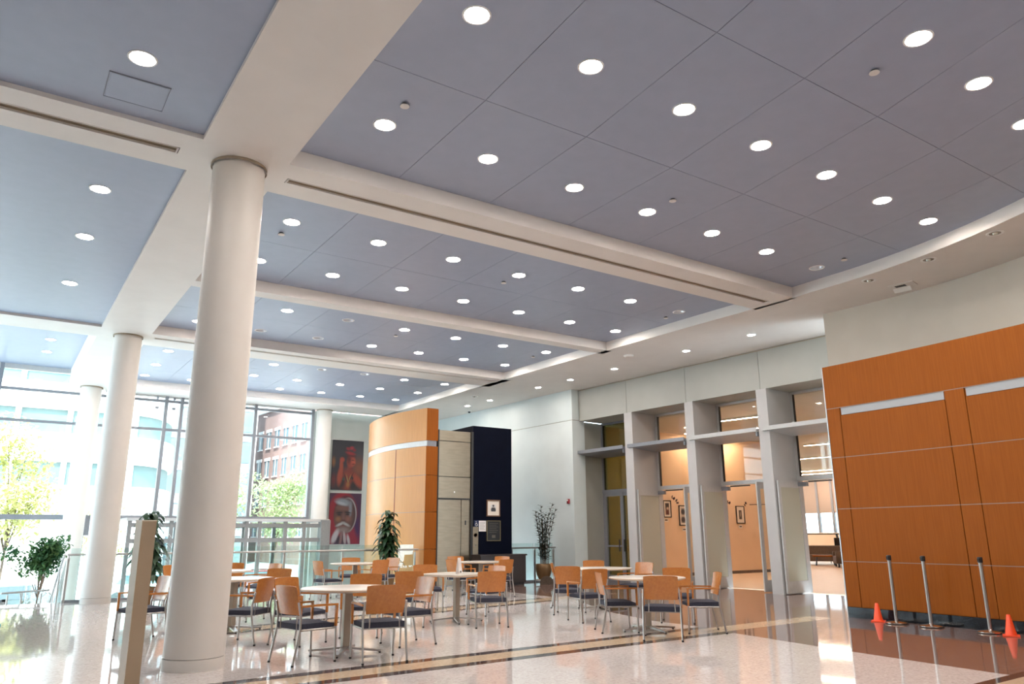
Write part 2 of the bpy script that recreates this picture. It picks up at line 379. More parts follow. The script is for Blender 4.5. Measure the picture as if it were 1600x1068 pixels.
# coffers left of the big beam: plain fields, lamps in one line
CL = 5.785         # the left coffers are almost flush with the beams
def leftbay(ys, lamps, lab, x0=-7, z=0):
    for (ya, yb), ly, lb in zip(ys, lamps, lab):
        q = [(x0,ya),(1.47,ya),(1.47,yb),(x0,yb)]
        obj('ceiling_field', holed(q, (.62, ly), RL, zc=CL), M['coffer'], ceil)
        lamp(.62, ly, 'lit round downlight left of the big beam, '+lb, 'ceiling downlights', zc=CL)
leftbay([(5.6,8.45)], [7.25], ['above the access hatch'])
leftbay([(9.3,12.0),(12.0,14.4),(14.4,18.05)], [10.64,12.60,15.23], ['nearest of three in the long coffer', 'middle of three in the long coffer', 'farthest of three in the long coffer'])
box('ceiling_field', -7, 1.47, -8, 5.6, CL, CL+.03, M['coffer'], ceil)
box('ceiling_field', -7, 1.47, 18.9, 26.5, 6.30, 6.33, M['coffer'], ceil)
# small far-left lamps sit flush in the high end coffer
for yy, lb in ((22.4,'nearer of two in the end coffer'),(24.0,'farther of two in the end coffer')):
    o = copy_tree(LP[True]); o.location = (.68, yy, 6.295-.0); o.scale = (1,1,.04)
    setp(o, 'lit downlight left of the big beam, '+lb, 'downlight', 'ceiling downlights')

# beams and soffits
def soffit(name, parts, label):
    m = MB()
    for p in parts: m.box(*p)
    return obj(name, m, M['soffit'], kind='structure', label=label)
soffit('trim_1', [(1.44,2.45,-8,26.15,S,6.44)], 'broad white ceiling beam running from column to column')
obj('trim_2', MB().box(2.45,12.3,8.47,8.86,S,CZ).box(2.45,12.3,9.0,9.38,S,CZ).box(2.45,2.55,8.86,9.0,S,CZ).box(12.05,12.3,8.86,9.0,S,CZ).box(2.5,12.1,8.85,9.01,S+.1,CZ), M['soffit'], kind='structure', label='white cross beam with long air slot, nearest on the right')
box('trim_3', 2.45,12.2,13.68,14.02,S,CZ, M['soffit'], kind='structure', label='narrow white cross beam between second and third coffers')
obj('trim_4', MB().box(2.45,12.1,18.04,18.36,S,CZ).box(2.45,12.1,18.50,19.23,S,CZ).box(2.45,2.56,18.36,18.5,S,CZ).box(11.88,12.1,18.36,18.5,S,CZ).box(2.5,12.1,18.35,18.51,S+.08,CZ), M['soffit'], kind='structure', label='white cross beam above the second column')
box('trim_5', 2.45,11.9,24.9,26.3,S,CZ, M['soffit'], kind='structure', label='white end beam over the glass wall')
obj('trim_6', MB().box(-7,1.44,8.43,8.78,S,6.4).box(-7,1.44,8.94,9.33,S,6.4).box(1.26,1.44,8.78,8.94,S,6.4).box(-7,1.3,8.77,8.95,S+.1,6.4), M['soffit'], kind='structure', label='white cross beam left of the first column')
box('trim_7', -7,1.44,18.0,18.95,S,6.44, M['soffit'], kind='structure', label='white cross beam left of the second column')
# right band of soffit with the curved end of the nearest coffer
CC = (3.25, 7.55)
arc = []
for i in range(0, 15):
    a = R(2 - i*2.6); arc.append((CC[0]+8.98*math.cos(a), CC[1]+8.98*math.sin(a)))
inner = [(11.80,26.5),(11.84,19.25),(12.02,14.05),(12.19,9.5),(12.23,8.6)] + arc
outer = [(arc[-1][0]+5.2, arc[-1][1]), (16.8,5),(16.8,26.5)]
obj('trim_8', MB().prism(inner+outer, S, CZ), M['soffit'], kind='structure', label='white perimeter soffit along the right wall with curved near end')
# air slots (grilles set in the beams)
def slot(x0, x1, y0, y1, m, label):
    t = thing('air_slot', ((x0+x1)/2, (y0+y1)/2, S), label=label, cat='air vent', group='linear ceiling air slots')
    a, b = (x1-x0)/2, (y1-y0)/2
    obj('slot_frame', MB().box(-a,a,-b,-b+.012,-.004,.05).box(-a,a,b-.012,b,-.004,.05).box(-a,-a+.02,-b,b,-.004,.05).box(a-.02,a,-b,b,-.004,.05), M['soffit'], t)
    box('slot_channel', -a+.01,a-.01,-b+.012,b-.012,.03,.06, m, t)
    for k in (-1, 1): box('slot_blade', -a+.01,a-.01,k*b*.36-.004,k*b*.36+.004,.005,.05, m, t)
slot(2.56,12.04,8.865,8.995, M['slot'], 'long tan air slot in the nearest right cross beam')
slot(-6.9,1.25,8.785,8.935, M['slot'], 'long air slot in the beam left of the first column')
slot(2.55,11.9,18.365,18.495, M['slotlit'], 'long air slot in the cross beam above the second column')
# access hatch in the left near field
h_ = thing('access_hatch', (.665,7.90,CL-.003), label='square access hatch in the ceiling left of the big beam', cat='hatch')
box('hatch_door', -.265,.265,-.245,.245,-.004,.003, M['coffer'], h_)
obj('hatch_frame', MB().box(-.285,.285,-.262,-.255,-.006,.003).box(-.285,-.279,-.255,.25,-.004,.003).box(.279,.283,-.255,.25,-.003,.003).box(-.285,.285,.255,.259,-.002,.003), mat('hatch_edge', (.20,.21,.25), .6), h_)
# sprinkler discs
for (x, y, lab) in ((3.18,6.81,'near the nearest big-beam lamp'),(6.92,3.58,'at the upper right of the nearest coffer'),(7.43,6.92,'mid-way along the nearest coffer'),(11.65,6.99,'at the curved end of the nearest coffer'),(3.19,11.19,'at the left end of the second coffer'),(7.4,11.24,'in the middle of the second coffer'),(11.67,11.28,'at the right end of the second coffer'),(7.4,15.9,'in the middle of the third coffer'),(11.4,15.9,'at the right end of the third coffer')):
    t = thing('sprinkler_cover', (x, y, CZ), label='small round beige sprinkler cover '+lab, cat='sprinkler', group='sprinkler covers')
    obj('cover_disc', MB().lathe([(.001,-.03),(.05,-.03),(.052,-.024),(.05,-.02)], 18), M['soffit'], t)
    obj('cup', MB().lathe([(.034,-.02),(.034,0)], 14), M['dark'], t)
# small soffit spotlights
sm = [(13.83,10.75,1),(13.73,12.65,1),(13.63,15.2,1),(13.54,17.03,1),(13.44,18.5,1),(13.4,21.22,1),(13.35,22.6,1),(12.6,20.9,0),(12.04,4.76,0),(12.33,5.92,0),(12.5,7.08,0)]
for i, (x, y, on) in enumerate(sm):
    where = ['first lit one past the curved wall','second lit one past the curved wall','third lit one past the curved wall','fourth lit one past the curved wall','fifth lit one past the curved wall','second farthest, by the security camera','farthest, by the security camera','unlit, above the elevator','unlit, nearest above the curved wall','unlit, second above the curved wall','unlit, third above the curved wall'][i]
    t = thing('soffit_spotlight', (x, y, S), label='small round spotlight in the right soffit, '+where, cat='spotlight', group='spotlights in the right soffit')
    obj('trim_ring', MB().lathe([(.12,0),(.118,-.008),(.085,-.008),(.08,0)], 20), M['ring'], t)
    obj('lens', MB().lathe([(.001,-.003),(.083,-.004)], 20), M['lampon'] if on else M['lampoff'], t)
    if not on: obj('bulb', MB().lathe([(.001,-.03),(.03,-.025),(.04,-.003)], 14), M['steelbright'], t)
t = thing('smoke_detector', (12.86,13.79,S), label='flat round smoke detector on the right soffit', cat='smoke detector')
obj('base', MB().lathe([(.13,0),(.13,-.02),(.11,-.03)], 20), M['ring'], t); obj('head', MB().lathe([(.11,-.03),(.09,-.05),(.001,-.055)], 20), M['soffit'], t)
t = thing('ceiling_vent', (13.26,6.89,S), R(-80), label='damaged ceiling hatch hanging open above the curved wall', cat='vent')
box('frame', -.22,.22,-.14,.14,-.012,0, M['soffit'], t); box('opening', -.12,.06,-.06,.05,-.016,-.011, M['dark'], t); obj('flap', MB().add([(-.2,.1,-.012),(.1,.1,-.012),(.1,.16,-.07),(-.2,.16,-.07),(-.2,.11,-.02),(.1,.11,-.02),(.1,.17,-.078),(-.2,.17,-.078)], [(0,1,2,3),(4,7,6,5),(0,4,5,1),(1,5,6,2),(2,6,7,3),(3,7,4,0)]), M['white'], t)
t = thing('security_camera', (13.9,23.4,S), label='small dark dome camera on the far soffit', cat='camera')
obj('mount', MB().lathe([(.07,0),(.07,-.04),(.05,-.05)], 16), M['ring'], t); obj('dome', MB().lathe([(.05,-.05),(.045,-.08),(.025,-.1),(.001,-.105)], 16), M['black'], t)

# columns
def column(x, y, z0, r, label, joint=True):
    t = thing('column', (x, y, z0), kind='structure', label=label)
    obj('shaft', MB().lathe([(r,.12),(r,S-z0-.05)], 48), M['column'], t)
    obj('base_ring', MB().lathe([(r+.004,0),(r+.004,.115)], 48, cap1=True), M['column'], t)
    obj('collar', MB().lathe([(r+.022,S-z0-.035),(r+.022,S-z0)], 48), M['slot'], t)
    obj('neck', MB().lathe([(r-.01,S-z0-.06),(r-.01,S-z0)], 48), M['column'], t)
column(1.97, 8.92, 0, .305, 'nearest round white column, filling the left foreground')
column(2.04, 18.55, 0, .285, 'second round white column beside the railing end')
column(2.02, 25.75, LOW, .285, 'farthest round white column by the glass wall')
column(9.50, 26.2, LOW, .27, 'slim round white column at the corner of the glass wall')

# ================================================================== WALLS
obj('wall_front', MB().box(-7.2,16.8,-8.3,-8.0,-.3,6.5), M['white'], kind='structure', label='white wall behind the viewer')
obj('wall_back', MB().box(9.2,15.2,26.5,26.8,LOW,S), M['wallgrey'], kind='structure', label='pale grey wall with two posters beside the glass wall')
box('trim_9', 9.2,15.2,26.485,26.5,4.74,4.76, M['alulight'], kind='structure', label='thin joint line across the poster wall')
# left glazed side of the hall (outside the picture, it lights the floor)
box('wall_left', -7.2,-6.9,-8.3,18.9,-.3,6.5, M['white'], kind='structure', label='solid white left wall near the viewer')
wl = thing('window_2', (-7,0,0), kind='structure', label='glazed left side of the hall toward the glass wall')
wy = [18.9+i*3.7 for i in range(3)]
for y in wy: box('mullion', -.08,.08,y-.05,y+.05,LOW,6.4, M['alu'], wl)
for z in (.05,1.9,4.65,6.35): box('transom', -.06,.06,18.9,26.4,z-.04,z+.04, M['alu'], wl)
for i in range(2):
    for z0, z1 in ((LOW,-.03),(.09,1.86),(1.94,4.61),(4.69,6.31)): box('pane', -.01,.01,wy[i]+.05,wy[i+1]-.05,z0,z1, M['glass'], wl)
# far right wall section, plain
pa, pb = Vector((14.50,18.2)), Vector((14.12,26.5)); dv = (pb-pa).normalized(); nv = Vector((dv.y,-dv.x))
wr = thing('wall_side', (0,0,0), kind='structure', label='plain pale wall beyond the last glass door')
for z0, z1 in ((LOW,4.765),(4.785,S)):
    q = [pa, pb, pb+nv*.5, pa+nv*.5]; obj('wall_panel', MB().prism([(p.x,p.y) for p in q], z0, z1), M['wallpale'], wr)
q = [pa+nv*.02+dv*.02, pb, pb+nv*.4, pa+nv*.4]; obj('wall_core', MB().prism([(p.x,p.y) for p in q], LOW, S), M['wallheader'], wr)

# glass curtain wall at the far end
GY = 26.3
cw_ = thing('window_1', (0,GY,0), kind='structure', label='tall glass curtain wall at the far end')
mx = [-7,-4.0,-.30,4.23,4.70,6.62,7.08,9.10]
for x in mx: box('mullion', x-.05,x+.05,-.09,.09,1.9,6.30, M['alu'], cw_)
for z in (5.58,4.66): box('transom', -7,9.15,-.05,.05,z-.04,z+.04, M['alu'], cw_)
box('transom', -7,9.15,-.12,.12,1.83,1.97, M['alu'], cw_)
box('head_rail', -7,1.44,-.08,.08,6.16,6.30, M['alulight'], cw_); box('head_rail', 2.45,9.15,-.08,.06,5.68,5.94, M['alulight'], cw_)
for i in range(len(mx)-1):
    for z0, z1 in ((1.97,4.62),(4.70,5.54),(5.62,6.2)): box('pane', mx[i]+.05,mx[i+1]-.05,-.008,.008,z0,z1, M['glass'], cw_)
for x in (3.95,4.45): box('bracket', x-.03,x+.03,-.12,-.06,5.62,5.70, M['alu'], cw_); box('cable_clamp', x-.05,x+.05,-.14,-.09,5.30,5.37, M['alu'], cw_)
# lower glazing of the wall
lowx = [-7,-4.0,-.30,2.30,2.62,3.2,4.23,4.9]
for x in lowx: box('post', x-.06,x+.06,-.07,.07,LOW,1.83, M['alu'], cw_)
for i in range(len(lowx)-1): box('pane', lowx[i]+.06,lowx[i+1]-.06,-.008,.008,LOW+.1,1.83, M['glass'], cw_)
box('sign_box', 2.22,2.62,-.25,-.05,1.38,1.84, M['alu'], cw_)
# entrance vestibule
vb = thing('door_6', (0,0,0), kind='structure', label='glazed entrance vestibule with grey frames below the glass wall')
vx = [3.3,4.4,5.5,6.55,6.95,7.75,8.35,8.95]
for yv, xs in ((24.3, vx), (GY, [4.9,6.0,7.0,8.0,9.0])):
    for x in xs: box('post', x-.05,x+.05,yv-.06,yv+.06,LOW,1.83, M['aluwarm'], vb)
    for z in (1.66,1.22): box('rail', xs[0],xs[-1],yv-.05,yv+.05,z-.06,z+.06, M['aluwarm'], vb)
    for i in range(len(xs)-1):
        box('pane', xs[i]+.07,xs[i+1]-.07,yv-.008,yv+.008,LOW+.08,1.16, M['glassgreen'], vb); box('pane', xs[i]+.07,xs[i+1]-.07,yv-.008,yv+.008,1.28,1.6, M['glass'], vb)
box('post', 8.85,9.15,24.1,24.4,LOW,1.83, M['aluwarm'], vb)
box('roof_panel', 3.2,9.15,24.2,26.2,1.78,1.86, M['alulight'], vb)
for x in (5.2,5.8,7.35): box('push_bar', x-.02,x+.02,24.2,24.23,-.6,.4, M['chrome'], vb)

# ------------------------------------------------------------------ right wall with the glass doors (local x along the wall, y into the rooms behind)
WA = R(-86.75)
W0 = (14.77, 18.2, 0)
w_r = thing('wall_right', W0, WA, kind='structure', label='pale right wall of tall pillars and header panels')
tj = [0,2.06,4.26,6.57,8.62]
for i in range(4): box('header_panel', tj[i]+.006,tj[i+1]-.006,0,.06,4.75,S-.03, M['wallheader'], w_r)
box('header_core', 0,8.6,.02,1.25,4.752,S, M['wallheader'], w_r)
box('shadow_gap', 0,8.62,-.004,.05,S-.035,S-.015, M['slot'], w_r)
pil = [(1.94,2.25),(4.19,4.47),(6.43,6.72),(8.75,9.1)]
for a, b in pil: box('pillar', a,b,0,1.1,0,4.75, M['pillar'], w_r)
box('pillar', -.35,-.05,.02,1.2,0,4.75, M['wallheader'], w_r)
openings = [(-.05,1.94),(2.25,4.19),(4.47,6.43),(6.72,8.75)]
olab = ['farthest glazed doorway, closed', 'second glazed doorway, doors open to a tan gallery', 'third glazed doorway, doors open to the framed pictures', 'nearest glazed doorway, open to the lounge']
def leaf(par, t0, hand, y0, y1, name='door_leaf'):
    """a swung-open leaf lying along y at t0"""
    lf = thing(name); lf.parent = par; lf.location = (t0, 0, 0)
    th = .022
    f = MB()
    f.box(-th,th,y0,y0+.09,.02,2.56).box(-th,th,y1-.09,y1,.02,2.56).box(-th,th,y0+.09,y1-.09,2.40,2.56).box(-th,th,y0+.09,y1-.09,.02,.28)
    obj('leaf_frame', f, M['alulight'], lf); box('leaf_glass', -.006,.006,y0+.09,y1-.09,.28,2.40, M['glassfrost'] if hand < 0 else M['glass'], lf)
    return lf
for i, (a, b) in enumerate(openings):
    d_ = thing('door_%d' % (i+1), W0, WA, kind='structure', label=olab[i])
    yy = 1.0
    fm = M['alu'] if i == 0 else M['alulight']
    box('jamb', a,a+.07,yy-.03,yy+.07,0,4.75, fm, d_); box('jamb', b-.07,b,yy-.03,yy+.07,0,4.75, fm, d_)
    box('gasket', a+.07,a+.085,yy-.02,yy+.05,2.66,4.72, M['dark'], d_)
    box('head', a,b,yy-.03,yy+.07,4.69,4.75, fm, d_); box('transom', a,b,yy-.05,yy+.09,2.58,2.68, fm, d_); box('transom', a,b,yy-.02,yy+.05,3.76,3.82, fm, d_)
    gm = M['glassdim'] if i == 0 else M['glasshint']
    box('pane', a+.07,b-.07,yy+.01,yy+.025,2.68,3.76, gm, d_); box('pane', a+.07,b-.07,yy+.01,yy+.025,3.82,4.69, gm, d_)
    if i == 0:
        mid = a+.80
        box('stile', mid-.06,mid+.06,yy-.03,yy+.07,0,2.58, fm, d_); box('rail', a+.07,b-.07,yy-.03,yy+.07,0,.16, fm, d_); box('rail', a+.07,b-.07,yy-.02,yy+.05,2.48,2.58, fm, d_); box('push_bar', a+.1,mid,yy-.08,yy-.05,.98,1.03, fm, d_)
        box('stile', a+.07,a+.15,yy-.03,yy+.07,.16,2.48, fm, d_)
        box('pane', a+.15,mid-.06,yy+.01,yy+.025,.16,2.48, gm, d_); box('pane', mid+.06,b-.07,yy+.01,yy+.025,.16,2.48, gm, d_)
        for k in (-.1, .1): box('handle', mid+k-.02,mid+k+.02,yy-.09,yy-.06,.85,1.2, M['dark'], d_)
    else:
        leaf(d_, a+.05, -1, .06, 1.0)
        if i < 3:
            lf = leaf(d_, b-.09, 1, -.86, 0); lf.location = (b-.09, 1.0, 0); lf.rotation_euler = (0,0,R(-16))
        box('closer', a+.06,a+.30,yy-.14,yy-.05,2.44,2.54, M['alu'], d_); box('closer_arm', a+.3,a+.9,yy-.06,yy-.03,2.53,2.56, M['dark'], d_)
    # light shelf above the door
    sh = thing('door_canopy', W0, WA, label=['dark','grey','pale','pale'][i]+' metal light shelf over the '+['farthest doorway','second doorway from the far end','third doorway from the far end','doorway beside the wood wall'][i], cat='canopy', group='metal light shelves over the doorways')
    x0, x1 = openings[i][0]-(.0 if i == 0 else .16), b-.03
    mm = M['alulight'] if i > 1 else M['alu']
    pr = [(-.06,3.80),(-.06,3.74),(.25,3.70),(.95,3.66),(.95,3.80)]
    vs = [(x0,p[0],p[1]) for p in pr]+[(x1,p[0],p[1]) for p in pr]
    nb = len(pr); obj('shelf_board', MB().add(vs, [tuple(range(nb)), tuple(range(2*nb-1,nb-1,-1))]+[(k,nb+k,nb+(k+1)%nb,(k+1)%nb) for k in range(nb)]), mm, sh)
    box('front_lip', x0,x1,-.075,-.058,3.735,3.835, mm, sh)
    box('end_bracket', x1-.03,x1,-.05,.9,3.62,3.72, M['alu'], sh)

# curved upper wall and curved wood wall
UC = (4.7, 7.4)
def arcwall(c, r0, r1, a0, a1, z0, z1, n=12):
    m = MB(); pts = []
    for i in range(n+1):
        a = R(a0+(a1-a0)*i/n); pts.append((c[0]+r0*math.cos(a), c[1]+r0*math.sin(a)))
    for i in range(n, -1, -1):
        a = R(a0+(a1-a0)*i/n); pts.append((c[0]+r1*math.cos(a), c[1]+r1*math.sin(a)))
    # quads, to keep curved faces smooth
    N = n+1; vs = [(p[0],p[1],z0) for p in pts]+[(p[0],p[1],z1) for p in pts]; T = len(pts); fs = []
    for i in range(n):
        j = T-1-i
        fs.append((i, j, j-1, i+1)); fs.append((T+i, T+i+1, T+j-1, T+j))
    m.add(vs, fs)
    for i in range(T): m.f.append((i, (i+1) % T, T+(i+1) % T, T+i)); m.sm.append(True)
    return m
obj('wall_upper', arcwall(UC, 9.12, 9.5, 9.0, -62, 0, S, 30), M['wallwarm'], kind='structure', label='plain curved wall above the wood wall')
WR = 25.0; WC = (11.95-WR, 7.62)
ww = thing('wall_wood', (0,0,0), kind='structure', label='tall curved cherry wood panelled wall at the right')
def ang_at(y): return math.degrees(math.asin((y-WC[1])/WR))
A_END = ang_at(-4.0)
obj('wall_core', arcwall(WC, WR+.025, WR+.30, ang_at(7.80), A_END, 0, 4.17, 24), M['wood'], ww)
a_l = ang_at(7.83)
vj = [a_l, ang_at(7.58), ang_at(5.77), ang_at(5.46)]
stp = vj[1]-vj[2]; nar = vj[2]-vj[3]
while vj[-1] > ang_at(-.5): vj += [vj[-1]-stp, vj[-1]-stp-nar]
zl = [.165, .885, 1.74, 2.60, 3.45]
gg = .014
for k in range(len(vj)-1):
    for j in range(4):
        z1 = zl[j+1]
        wide = k % 2 == 1
        top = z1-.135 if (j == 3 and wide) else z1
        obj('wood_panel', arcwall(WC, WR, WR+.03, vj[k]-gg, vj[k+1]+gg, zl[j]+.006, top-.006, 6 if wide else 2), M['wood'], ww)
    if k % 2 == 1:
        obj('grille', arcwall(WC, WR+.012, WR+.03, vj[k]-.035, vj[k+1]+.035, zl[4]-.13, zl[4]-.006, 6), M['grille'], ww)
obj('wood_panel', arcwall(WC, WR, WR+.03, a_l, A_END, 3.456, 4.20, 24), M['wood'], ww)
for z in zl[1:]: obj('metal_reveal', arcwall(WC, WR+.004, WR+.028, a_l, A_END, z-.006, z+.006, 24), M['reveal'], ww)
box('end_edge', WC[0]+WR*math.cos(R(a_l))-.004, WC[0]+WR*math.cos(R(a_l))+.31, WC[1]+WR*math.sin(R(a_l))-.0, WC[1]+WR*math.sin(R(a_l))+.018, 0,4.20, M['chrome'], ww)
obj('baseboard_right', arcwall(WC, WR-.012, WR+.02, a_l, A_END, 0, .165, 24), M['granite'], kind='structure', label='black granite base along the wood wall')

# ================================================================== ELEVATOR AND CURVED MAPLE WALL
EY = 18.9
we = thing('wall_elevator', (0,0,0), kind='structure', label='curved pale maple wall wrapping the elevator')
# plan arc from the corner (9.85, 18.9) to (9.92, 22.9), bulging to -x
ch = 2.0; sg = .34; rr_ = (ch*ch+sg*sg)/(2*sg); ec = (9.87+rr_-sg, 20.9)
half = math.degrees(math.asin(ch/rr_))
e_a0, e_a1 = 180+half, 180-half          # corner first
ez = [LOW, .0, .97, 1.96, 2.96, 3.76]
ev = [e_a0, e_a0-half*.66, e_a1]
obj('wall_core', arcwall(ec, rr_+.0, rr_-.28, e_a0-.6, e_a1, LOW, 4.80, 20), M['woodpale'], we)
for k in range(2):
    for j in range(len(ez)-1): obj('wood_panel', arcwall(ec, rr_+.03, rr_+.001, ev[k]-.12, ev[k+1]+.12, ez[j]+.006, ez[j+1]-.006, 12), M['woodpale'], we)
obj('wood_panel', arcwall(ec, rr_+.03, rr_+.001, e_a0, e_a1, 3.92, 4.83, 20), M['woodpale'], we)
obj('metal_band', arcwall(ec, rr_+.018, rr_+.001, e_a0, e_a1, 3.765, 3.915, 20), M['alulight'], we)
for j in range(1, 5): obj('metal_reveal', arcwall(ec, rr_+.022, rr_+.001, e_a0, e_a1, ez[j]-.007, ez[j]+.007, 20), M['alu'], we)
obj('joint_strip', arcwall(ec, rr_+.033, rr_+.001, ev[1]+.22, ev[1]-.22, 0, 3.75, 2), M['jointred'], we)
for j, (z0, z1) in enumerate(((LOW,.97),(.98,1.955),(1.965,2.955),(2.965,3.76),(3.92,4.83))): box('end_panel', 9.84,10.2,EY-.02,EY+.25,z0,z1, M['wood'], we)
box('metal_band', 9.87,10.16,EY-.012,EY+.2,3.76,3.92, M['alu'], we)
el = thing('elevator', (10.765,EY,0), label='stainless steel elevator front between the maple wall and the navy wall', cat='elevator')
box('jamb', -.56,-.525,-.03,.3,0,4.25, M['dark'], el); box('jamb', .525,.59,-.05,.3,0,4.25, M['dark'], el)
box('door_panel', -.52,.235,.03,.07,.01,2.31, M['steel'], el); box('door_panel', .245,.52,.015,.06,.01,2.31, M['steel'], el)
for z0, z1 in ((2.35,2.93),(2.95,3.93),(3.95,4.24)): box('transom_panel', -.52,.52,0,.06,z0,z1, M['steel'], el)
box('door_head', -.525,.525,-.03,.06,2.31,2.35, M['dark'], el); box('sill', -.53,.53,-.06,.1,0,.012, M['alu'], el)
box('shaft', -.50,.58,.08,.3,0,4.23, M['dark'], el)
box('call_slot', .36,.40,.008,.016,1.62,1.74, M['dark'], el)
box('indicator', -.02,.02,-.006,.002,2.50,2.54, M['paper'], el)
wn = box('wall_navy', 11.36,12.71,EY,EY+2.4,0,4.44, M['navywall'], kind='structure', label='dark navy wall block right of the elevator')
cp = thing('call_panel', (11.46,EY-.0,0), label='stainless call panel on the left edge of the navy wall', cat='panel')
box('plate', -.09,.09,-.02,0,.3,1.57, M['steel'], cp); obj('seal', MB().lathe([(.001,0),(.055,0),(.055,.006)], 18), M['red'], cp)
s_ = cp.children[1]; s_.rotation_euler = (R(90),0,0); s_.location = (0,-.02,1.34)
box('button', -.02,.02,-.028,-.02,1.04,1.08, M['steelbright'], cp)
ws = thing('accessibility_sign', (11.49,EY-.012,1.66), label='small wheelchair sign above the call panel', cat='sign')
box('plate', -.075,.075,0,.012,-.09,.09, mat('sign_blue', (.01,.02,.08), .5), ws)
wm = MB().tube([(.035*math.cos(R(a))+.0,-.004,-.03+.035*math.sin(R(a))) for a in range(120,400,20)], .006, 6).tube([(-.01,-.004,.03),(-.005,-.004,-.012),(.03,-.004,-.012),(.048,-.004,-.055)], .0065, 6).tube([(-.008,-.004,.012),(.022,-.004,.012)], .005, 6).lathe([(.001,.0),(.012,.0)], 10, (-.012,-.006,.05))
wm.tube([(-.012,-.004,.045),(-.012,-.004,.062)], .011, 8)
obj('wheelchair_symbol', wm, M['paper'], ws)
def picture(name, x0, x1, z0, z1, y, fw, fmat, art, label, cat, group=None, matw=.06):
    t = thing(name, ((x0+x1)/2, y, (z0+z1)/2), label=label, cat=cat, group=group); a, b = (x1-x0)/2, (z1-z0)/2
    obj('frame', MB().box(-a,a,-.03,0,b-fw,b).box(-a,a,-.03,0,-b,-b+fw).box(-a,-a+fw,-.03,0,-b+fw,b-fw).box(a-fw,a,-.03,0,-b+fw,b-fw), fmat, t)
    box('mat_board', -a+fw,a-fw,-.014,-.001,-b+fw,b-fw, M['mat'], t)
    i, j = a-fw-matw, b-fw-matw
    if art: box('print', -i,i,-.017,-.013,-j,j, art, t)
    return t
def art(name, base, sh): return printed(name, base, sh)
g1 = art('portrait_print', (.72,.70,.68), [(0,-.05,.085,.08,0,(.05,.05,.055),.2),(0,.05,.03,.045,0,(.35,.32,.3),.2),(0,.075,.034,.03,0,(.06,.06,.06),.2)])
picture('framed_portrait', 11.83,12.29,1.86,2.33,EY,.03, M['framewood'], g1, 'framed black and white portrait high on the navy wall', 'picture', matw=.11)
t = thing('notice_sheet', (11.70,EY-.004,1.59), label='white paper notice taped beside the dark board', cat='paper')
box('sheet', -.12,.12,0,.004,-.15,.15, M['paper'], t)
for k in range(7): box('text_line', -.09,.09-.04*(k%3==2),-.0012,0,.10-k*.032,.108-k*.032, mat('ink', (.25,.24,.26), .7) if k == 0 else bpy.data.materials['ink'], t)
t = thing('directory_board', (12.07,EY-.02,1.46), label='black framed board under the portrait on the navy wall', cat='board')
box('panel', -.22,.22,0,.02,-.27,.27, M['black'], t); obj('frame', MB().box(-.235,.235,-.012,.02,.265,.285).box(-.235,.235,-.012,.02,-.285,-.265).box(-.235,-.215,-.012,.02,-.265,.265).box(.215,.235,-.012,.02,-.265,.265), mat('board_frame', (.22,.18,.10), .4, .6), t)
for k in range(6): box('text_line', -.15,.15-.05*(k%2),-.002,0,.2-k*.05,.212-k*.05, mat('board_text', (.12,.11,.09), .6) if k == 0 else bpy.data.materials['board_text'], t)
box('text_block', -.06,.06,-.002,0,-.2,-.12, bpy.data.materials['board_text'], t)
t = thing('cabinet', (11.95,18.42,0), label='low dark cabinet in front of the navy wall', cat='cabinet')
dk = mat('espresso_laminate', (.035,.026,.024), .35)
box('body', -.75,.75,-.24,.24,.06,.78, dk, t); box('top', -.78,.78,-.27,.26,.78,.82, dk, t); box('plinth', -.72,.72,-.2,.22,0,.06, M['black'], t)
for k in (-.375,.375): box('door', k-.365,k+.365,-.256,-.24,.08,.76, dk, t)

# ================================================================== POSTERS
skin = (.30,.10,.06)
p1 = printed('poster_red_print', (.014,.013,.017), [
    (.45,.35,.26,.42,0,(.060,.058,.066),.7),(.45,-.10,.24,.30,0,(.22,.07,.035),.8),
    (.03,-.55,.30,.42,0,(.23,.035,.020),.35),(-.20,-.62,.14,.22,0,(.016,.014,.016),.5),(.26,-.72,.12,.22,20,(.016,.014,.016),.5),
    (-.27,-.40,.10,.32,6,(.34,.060,.028),.35),(-.23,-.02,.070,.24,-3,(.36,.065,.030),.3),(-.21,.19,.085,.090,0,(.40,.060,.030),.35),
    (.42,-.55,.13,.30,-38,(.33,.055,.026),.4),
    (.09,-.13,.09,.14,0,(.20,.030,.018),.4),(.13,.14,.155,.215,10,(.30,.045,.026),.2),(.21,.13,.075,.13,10,(.46,.085,.045),.6),(.27,.10,.035,.05,0,(.50,.10,.05),.5),
    (.05,.20,.07,.14,0,(.10,.014,.012),.6),(.22,.05,.06,.016,-6,(.10,.012,.010),.5),(.20,.19,.05,.016,5,(.06,.010,.010),.5),
    (.12,.36,.16,.055,10,(.12,.012,.012),.4),(.10,.44,.17,.05,10,(.36,.020,.024),.5),(.00,.60,.07,.05,20,(.30,.016,.024),.5),(.14,.63,.08,.06,-10,(.40,.03,.04),.5),(.24,.56,.06,.05,0,(.26,.014,.02),.5),
    (-.06,-.44,.014,.20,-24,(.02,.016,.012),.4),(.16,-.44,.014,.20,26,(.02,.016,.012),.4),(.02,-.50,.014,.16,-14,(.30,.26,.08),.4),(.10,-.50,.014,.16,16,(.30,.26,.08),.4),(-.12,-.50,.04,.06,0,(.03,.07,.06),.4),(.21,-.46,.04,.06,0,(.02,.02,.02),.4),(.05,-.70,.06,.09,0,(.34,.14,.04),.6),
    (-.53,.10,.06,.15,0,(.26,.11,.04),.6),(-.50,-.55,.08,.2,0,(.14,.02,.02),.7)], .6, .55)
